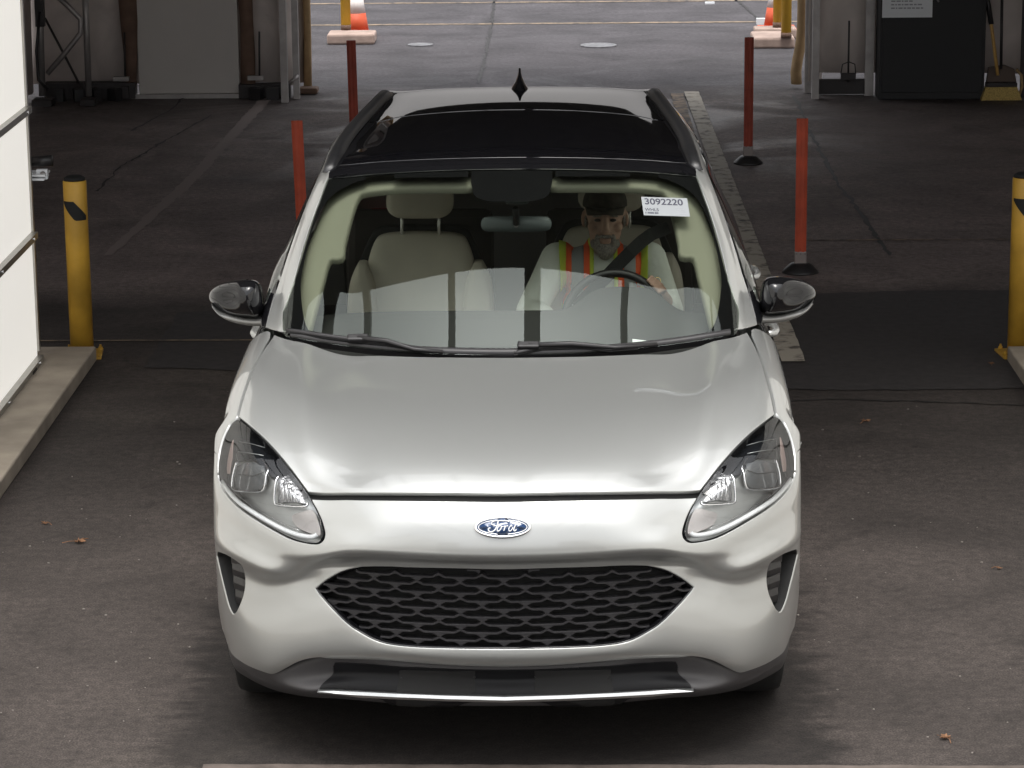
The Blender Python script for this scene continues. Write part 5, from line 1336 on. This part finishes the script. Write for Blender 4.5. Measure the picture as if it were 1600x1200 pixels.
# steering wheel (tilted), column
stw = sub('steering_wheel'); wc_ = Vector((.372, 2.06, .995)); ti = rad(64)
wx = Vector((1, 0, 0)); wy = Vector((0, math.cos(ti), math.sin(ti)))
wy = Vector((0, -math.cos(ti)*.0+math.sin(rad(22)), math.cos(rad(22)))); wn = wx.cross(wy)
ringp = lambda a, r=.186: wc_+wx*(r*math.cos(a))+wy*(r*math.sin(a))
tube('rim', [ringp(2*pi*k/48) for k in range(48)], .0155, M['black_plastic'], stw, 12, closed=True)
for a in (pi, 0, -pi/2): tube('spoke', [wc_, ringp(a, .18)], [.03, .014], M['black_plastic'], stw, 8)
bm = bmesh.new(); add_tube(bm, [wc_-wn*.03, wc_+wn*.03], .07, 24); obj('hub', bm, M['black_plastic'], stw, True)
tube('column', [wc_, wc_+Vector((0, -.25, -.08))], .035, M['black_plastic'], stw, 10)
# windscreen sticker
def sticker():
    t = sub('windshield_sticker', wind)
    q = [on_ws_r(u, v, .0) for u, v in ((1000, 308), (1070, 312), (1078, 340), (1007, 337))]
    c = sum(q, Vector())/4; ex = ((q[1]-q[0])+(q[2]-q[3]))/2; ey = ((q[0]-q[3])+(q[1]-q[2]))/2
    wdt, hgt = ex.length, ey.length; ex.normalize(); ey = (ey-ex*ey.dot(ex)).normalized(); n = ex.cross(ey)
    if n.y > 0: n = -n
    mt = Matrix((ex, ey, n)).transposed().to_4x4(); mt.translation = c+n*.004
    sh = .0
    def place(o): o.matrix_world = mt; return o
    def quad(name, x0, y0, x1, y1, m, z):
        bm = bmesh.new(); add_box(bm, ((x0+x1)/2, (y0+y1)/2, z), (x1-x0, y1-y0, .0004)); o = obj(name, bm, m); o.parent = t; o.matrix_world = mt; return o
    quad('label_sheet', -wdt/2, -hgt/2, wdt/2, hgt/2, M['paper_lit'], 0)
    def text(body, x, y, size, m, sxx=1):
        cu = bpy.data.curves.new('print', 'FONT'); cu.body = body; cu.size = size; cu.extrude = .0001; cu.offset = .0009 if len(body) > 5 else .0003
        to = bpy.data.objects.new('print', cu); COL.objects.link(to); bpy.context.view_layer.update()
        me = bpy.data.meshes.new_from_object(to); bpy.data.objects.remove(to)
        xs = [v.co.x for v in me.vertices]; w0 = max(xs)-min(xs); k = sxx/w0
        for v in me.vertices: v.co.x = x+(v.co.x-min(xs))*k; v.co.y += y; v.co.z += .0006
        me.materials.clear(); me.materials.append(m); o = bpy.data.objects.new('print', me); COL.objects.link(o); o.parent = t; o.matrix_world = mt
    text('3092220', -wdt*.44, hgt*.10, hgt*.46, M['ink'], wdt*.83)
    text('WHLS', -wdt*.46, -hgt*.26, hgt*.21, M['ink'], wdt*.30)
    text('MON ALT ROUTE', -wdt*.46, -hgt*.03, hgt*.09, M['ink_soft'], wdt*.28) if False else None
    x = -wdt*.46
    for k in range(10): quad('print', x+k*wdt*.03, -hgt*.41, x+k*wdt*.03+wdt*random.choice((.012, .024)), -hgt*.32, M['ink'], .0006)
    for k in range(5): quad('print', x+k*wdt*.058, -hgt*.02, x+k*wdt*.058+wdt*.045, hgt*.02, M['ink_soft'], .0006)
    for j in range(4): quad('print', wdt*.22, -hgt*(.04+.11*j), wdt*random.uniform(.34, .46), -hgt*(.015+.11*j), M['ink_soft'], .0006)
sticker()
# small paper tag on the passenger side of the glass
def small(name, u0, v0, u1, v1, m):
    q = [on_ws_r(u, v, -.004) for u, v in ((u0, v0), (u1, v0), (u1, v1), (u0, v1))]
    bm = bmesh.new(); bm.faces.new([bm.verts.new(p) for p in q]); n = (q[1]-q[0]).cross(q[3]-q[0]).normalized()
    g = bmesh.ops.extrude_face_region(bm, geom=bm.faces[:]); bmesh.ops.translate(bm, vec=n*.0006, verts=[k for k in g['geom'] if isinstance(k, bmesh.types.BMVert)])
    return obj(name, bm, m, wind)
small('vin_plate', 988, 533, 1026, 537, M['paper'])
"""belt guide"""

# ================================================================== THE DRIVER
man = thing('person', 'bearded driver in dark cap and lime and orange safety vest, one hand on the wheel', 'person', (.35, 2.6, .68))
CXM = .338
def blob(bm, c, r, rot=(0, 0, 0)):
    q = bmesh.ops.create_icosphere(bm, subdivisions=3, radius=1)
    mt = Matrix.Translation(c) @ Matrix.Rotation(rot[2], 4, 'Z') @ Matrix.Rotation(rot[1], 4, 'Y') @ Matrix.Rotation(rot[0], 4, 'X') @ Matrix.Diagonal((*r, 1))
    bmesh.ops.transform(bm, matrix=mt, verts=q['verts'])
def limb(bm, pts, rs, n=14):
    add_tube(bm, pts, rs, n)
    for p, r in ((pts[0], rs[0]), (pts[-1], rs[-1])): blob(bm, p, (r, r, r))
def remesh(name, bm, vox, m, parent, sm=4):
    bmesh.ops.recalc_face_normals(bm, faces=bm.faces)
    o = obj(name, bm, m, parent); r = o.modifiers.new('r', 'REMESH'); r.mode = 'VOXEL'; r.voxel_size = vox; r.use_smooth_shade = True
    s = o.modifiers.new('s', 'SMOOTH'); s.iterations = sm; s.factor = .5
    bpy.context.view_layer.update(); dg = bpy.context.evaluated_depsgraph_get(); me = bpy.data.meshes.new_from_object(o.evaluated_get(dg))
    o.modifiers.clear(); o.data = me
    if not me.materials: me.materials.append(m)
    me.polygons.foreach_set('use_smooth', [True]*len(me.polygons)); return o
HC = Vector((CXM+.006, 2.615, 1.278))       # head centre
def hp(x, y, z): return HC+Vector((x, y, z))
bm = bmesh.new()
blob(bm, hp(0, .03, .035), (.077, .096, .092)); blob(bm, hp(0, -.015, -.03), (.064, .075, .088)); blob(bm, hp(0, -.045, -.092), (.042, .042, .032))
blob(bm, hp(0, -.066, .034), (.058, .028, .014)); blob(bm, hp(0, -.062, -.058), (.032, .034, .022))
for s in (-1, 1):
    blob(bm, hp(s*.044, -.052, -.018), (.024, .03, .022)); blob(bm, hp(s*.080, .025, .0), (.010, .022, .034), (0, 0, s*.35)); blob(bm, hp(s*.030, -.082, .030), (.022, .012, .008))
bm2 = bmesh.new()
add_tube(bm, [hp(0, -.082, .018), hp(0, -.100, -.008), hp(0, -.108, -.026)], [.009, .013, .017], 10); blob(bm, hp(0, -.100, -.030), (.019, .016, .012))
blob(bm, hp(0, -.094, -.060), (.026, .010, .006)); blob(bm, hp(0, -.090, -.072), (.024, .011, .007))
limb(bm, [hp(0, .03, -.05), Vector((CXM, 2.685, 1.10))], [.056, .064])
# torso, arms
limb(bm, [(CXM+.02, 2.52, .66), (CXM+.01, 2.60, .85), (CXM, 2.67, 1.06)], [.135, .13, .12])
blob(bm, (CXM, 2.66, 1.06), (.165, .10, .10))
ARM_L = [(CXM+.178, 2.675, 1.112), (CXM+.245, 2.46, .955), (CXM+.197, 2.185, 1.085)]
ARM_R = [(CXM-.178, 2.675, 1.112), (CXM-.28, 2.45, .955), (CXM-.15, 2.19, .94)]
for A in (ARM_L, ARM_R):
    limb(bm, A[:2], [.052, .042]); limb(bm, A[1:], [.041, .027])
# left hand on the rim (upper right of the wheel), fingers curled over it
def hand(wrist, ang, s):
    rimc = ringp(ang); tang = (ringp(ang+.05)-ringp(ang-.05)).normalized(); outw = (rimc-wc_).normalized(); toward = -wn if (-wn).y > 0 else wn   # towards driver
    palm = rimc+toward*.030+outw*.012
    limb(bm, [Vector(wrist), palm+toward*.012], [.027, .027])
    bl = palm; 
    for k in range(4):
        off = tang*((k-1.5)*.021); ln = (.92, 1.0, .96, .8)[k]
        p0 = palm+off+toward*.006; p1 = rimc+off+outw*(.034*ln)+toward*.006; p2 = rimc+off+outw*.030*ln-toward*.022; p3 = rimc+off*.95+outw*.006-toward*.032
        add_tube(bm, [p0, p1, p2, p3], [.0125, .0108, .0098, .008], 10)
        for p, r in ((p1, .0112), (p2, .0100), (p3, .0085)): blob(bm, p, (r, r, r))
    add_tube(bm, [palm+tang*(s*.03)+toward*.005, rimc+tang*(s*.048)-outw*.012+toward*.014, rimc+tang*(s*.050)-outw*.024-toward*.004], [.015, .0125, .0095], 10)
    blob(bm, palm, (.034, .030, .030))
    return rimc, tang, outw, toward
HL_ = hand(ARM_L[2], rad(42), 1); HR_ = hand(ARM_R[2], rad(200), 1)
# legs
for s in (-1, 1): limb(bm, [(CXM+.02+s*.09, 2.52, .66), (CXM+.02+s*.13, 2.10, .72), (CXM+.02+s*.12, 1.85, .52)], [.085, .06, .045])
body = remesh('body', bm, .0055, M['skin'], man, 3)
# shirt
bm = bmesh.new()
limb(bm, [(CXM+.02, 2.52, .64), (CXM+.01, 2.60, .85), (CXM, 2.672, 1.03)], [.15, .148, .135]); blob(bm, (CXM, 2.655, 1.072), (.182, .112, .098))
blob(bm, (CXM, 2.60, .93), (.155, .15, .14))
for A, g in ((ARM_L, .62), (ARM_R, 1)):
    a, b = Vector(A[0]), Vector(A[1]); limb(bm, [a, a.lerp(b, .5), b], [.068, .062, .058]); limb(bm, [b, b.lerp(Vector(A[2]), .35)], [.056, .050])
    add_tube(bm, [b.lerp(Vector(A[2]), .2), b.lerp(Vector(A[2]), .38)], [.055, .053], 14)
limb(bm, [(CXM, 2.67, 1.09), (CXM, 2.685, 1.145)], [.085, .066])
shirt = remesh('shirt', bm, .009, M['shirt'], man, 6)
# vest: front panels cut from the shirt surface in vertical bands
def band(name, x0, x1, m, off, z0=.70, z1=1.20):
    b = bmesh.new(); b.from_mesh(shirt.data)
    for co, no in (((CXM+x0, 0, 0), (-1, 0, 0)), ((CXM+x1, 0, 0), (1, 0, 0)), ((0, 0, z0), (0, 0, -1)), ((0, 2.71, 0), (0, 1, .0)), ((0, 0, z1), (0, 0, 1))):
        g = b.verts[:]+b.edges[:]+b.faces[:]; bmesh.ops.bisect_plane(b, geom=g, plane_co=co, plane_no=no, clear_outer=True)
    for v in b.verts: v.normal_update()
    b.normal_update()
    for v in b.verts: v.co += v.normal*off
    bmesh.ops.solidify(b, geom=b.faces[:], thickness=-.002)
    return b
vest = sub('safety_vest', man)
vest.matrix_parent_inverse = Matrix.Translation(-man.location)
for s in (-1, 1):
    for x0, x1, m, nm, off in ((.148, .172, 'vest_yellow', 'vest_edge', .007), (.118, .148, 'vest_orange', 'vest_stripe', .008), (.074, .118, 'vest_grey', 'reflective_stripe', .009), (.052, .074, 'vest_orange', 'vest_stripe', .008), (.037, .052, 'vest_yellow', 'vest_edge', .007)):
        a, b_ = (x0, x1) if s > 0 else (-x1, -x0)
        obj(nm, band(nm, a, b_, M[m], off), M[m], vest, True)
# cap with brim
bm = bmesh.new(); V = []
for k in range(8):
    f = k/7; z = .052+.078*math.sin(f*pi/2); r = math.cos(f*pi/2)**.6 if f < 1 else .02
    V.append([bm.verts.new(hp(.086*r*math.cos(t), .028+.106*r*math.sin(t), z)) for t in [2*pi*i/24 for i in range(24)]])
for A, B in zip(V, V[1:]):
    for q in range(24): bm.faces.new((A[q], A[(q+1) % 24], B[(q+1) % 24], B[q]))
bm.faces.new(V[-1])
V = []
for f in (0, .5, 1):
    V.append([bm.verts.new(hp((.082-.01*f)*math.sin(a), .015-(.088+.058*f)*math.cos(a), .056-.014*f-.02*f*math.sin(a)**2)) for a in np.linspace(-1.15, 1.15, 13)])
for A, B in zip(V, V[1:]):
    for q in range(12): bm.faces.new((A[q], A[q+1], B[q+1], B[q]))
bmesh.ops.recalc_face_normals(bm, faces=bm.faces); bmesh.ops.solidify(bm, geom=bm.faces[:], thickness=.003)
obj('cap', bm, M['cap'], man, True)
bm = bmesh.new()
blob(bm, hp(0, -.064, -.098), (.046, .040, .034)); blob(bm, hp(0, -.082, -.112), (.030, .026, .030)); blob(bm, hp(0, -.098, -.048), (.030, .010, .0075))
for s in (-1, 1): blob(bm, hp(s*.031, -.084, -.066), (.011, .013, .026)); blob(bm, hp(s*.040, -.050, -.084), (.018, .026, .020)); blob(bm, hp(s*.072, .015, -.005), (.008, .018, .030))
remesh('beard', bm, .004, M['beard'], man, 2)
for s in (-1, 1):
    bm = bmesh.new(); blob(bm, hp(s*.030, -.0775, .012), (.0125, .008, .0065)); obj('eye', bm, M['eye'], man, True)
    bm = bmesh.new(); blob(bm, hp(s*.031, -.092, .031), (.018, .006, .005), (0, s*.12, 0)); obj('eyebrow', bm, M['beard'], man, True)
rc, tg, ow, tw = HL_
c = rc+tg*(.0105)+ow*.036+tw*.0; tube('ring', [c+ow*(.0125*math.cos(a))*0+tw*0+(ow*math.cos(a)+tw*0+tg*0)*.0+Vector((0, 0, 0))+((ow-tw).normalized()*0)+(tg*math.cos(a)+(ow*1.0).normalized()*math.sin(a))*.0115-tw*.004 for a in [2*pi*k/16 for k in range(16)]], .0018, M['gold'], man, 6, closed=True)
# seat belt across the chest
def ribbon(name, pts, wdt, th, m, parent):
    bm = bmesh.new(); prev = None; pts = [Vector(p) for p in pts]
    for i, p in enumerate(pts):
        a = pts[max(i-1, 0)]; b = pts[min(i+1, len(pts)-1)]; t = (b-a).normalized(); s_ = t.cross(Vector((0, -1, .25))).normalized(); n_ = s_.cross(t)
        c_ = [bm.verts.new(p+s_*(wdt/2*x)+n_*(th*y)) for x, y in ((-1, 0), (1, 0), (1, 1), (-1, 1))]
        if prev:
            for k in range(4): bm.faces.new((prev[k], prev[(k+1) % 4], c_[(k+1) % 4], c_[k]))
        prev = c_
    bmesh.ops.recalc_face_normals(bm, faces=bm.faces); return obj(name, bm, m, parent)
ribbon('seat_belt', [at(1045, 355, y=2.86), at(1018, 366, y=2.70), at(1003, 377, y=2.58), at(985, 394, y=2.515), at(966, 413, y=2.485), at(948, 432, y=2.46), at(925, 455, y=2.44), at(900, 480, y=2.43)], .05, .002, M['belt'], car)
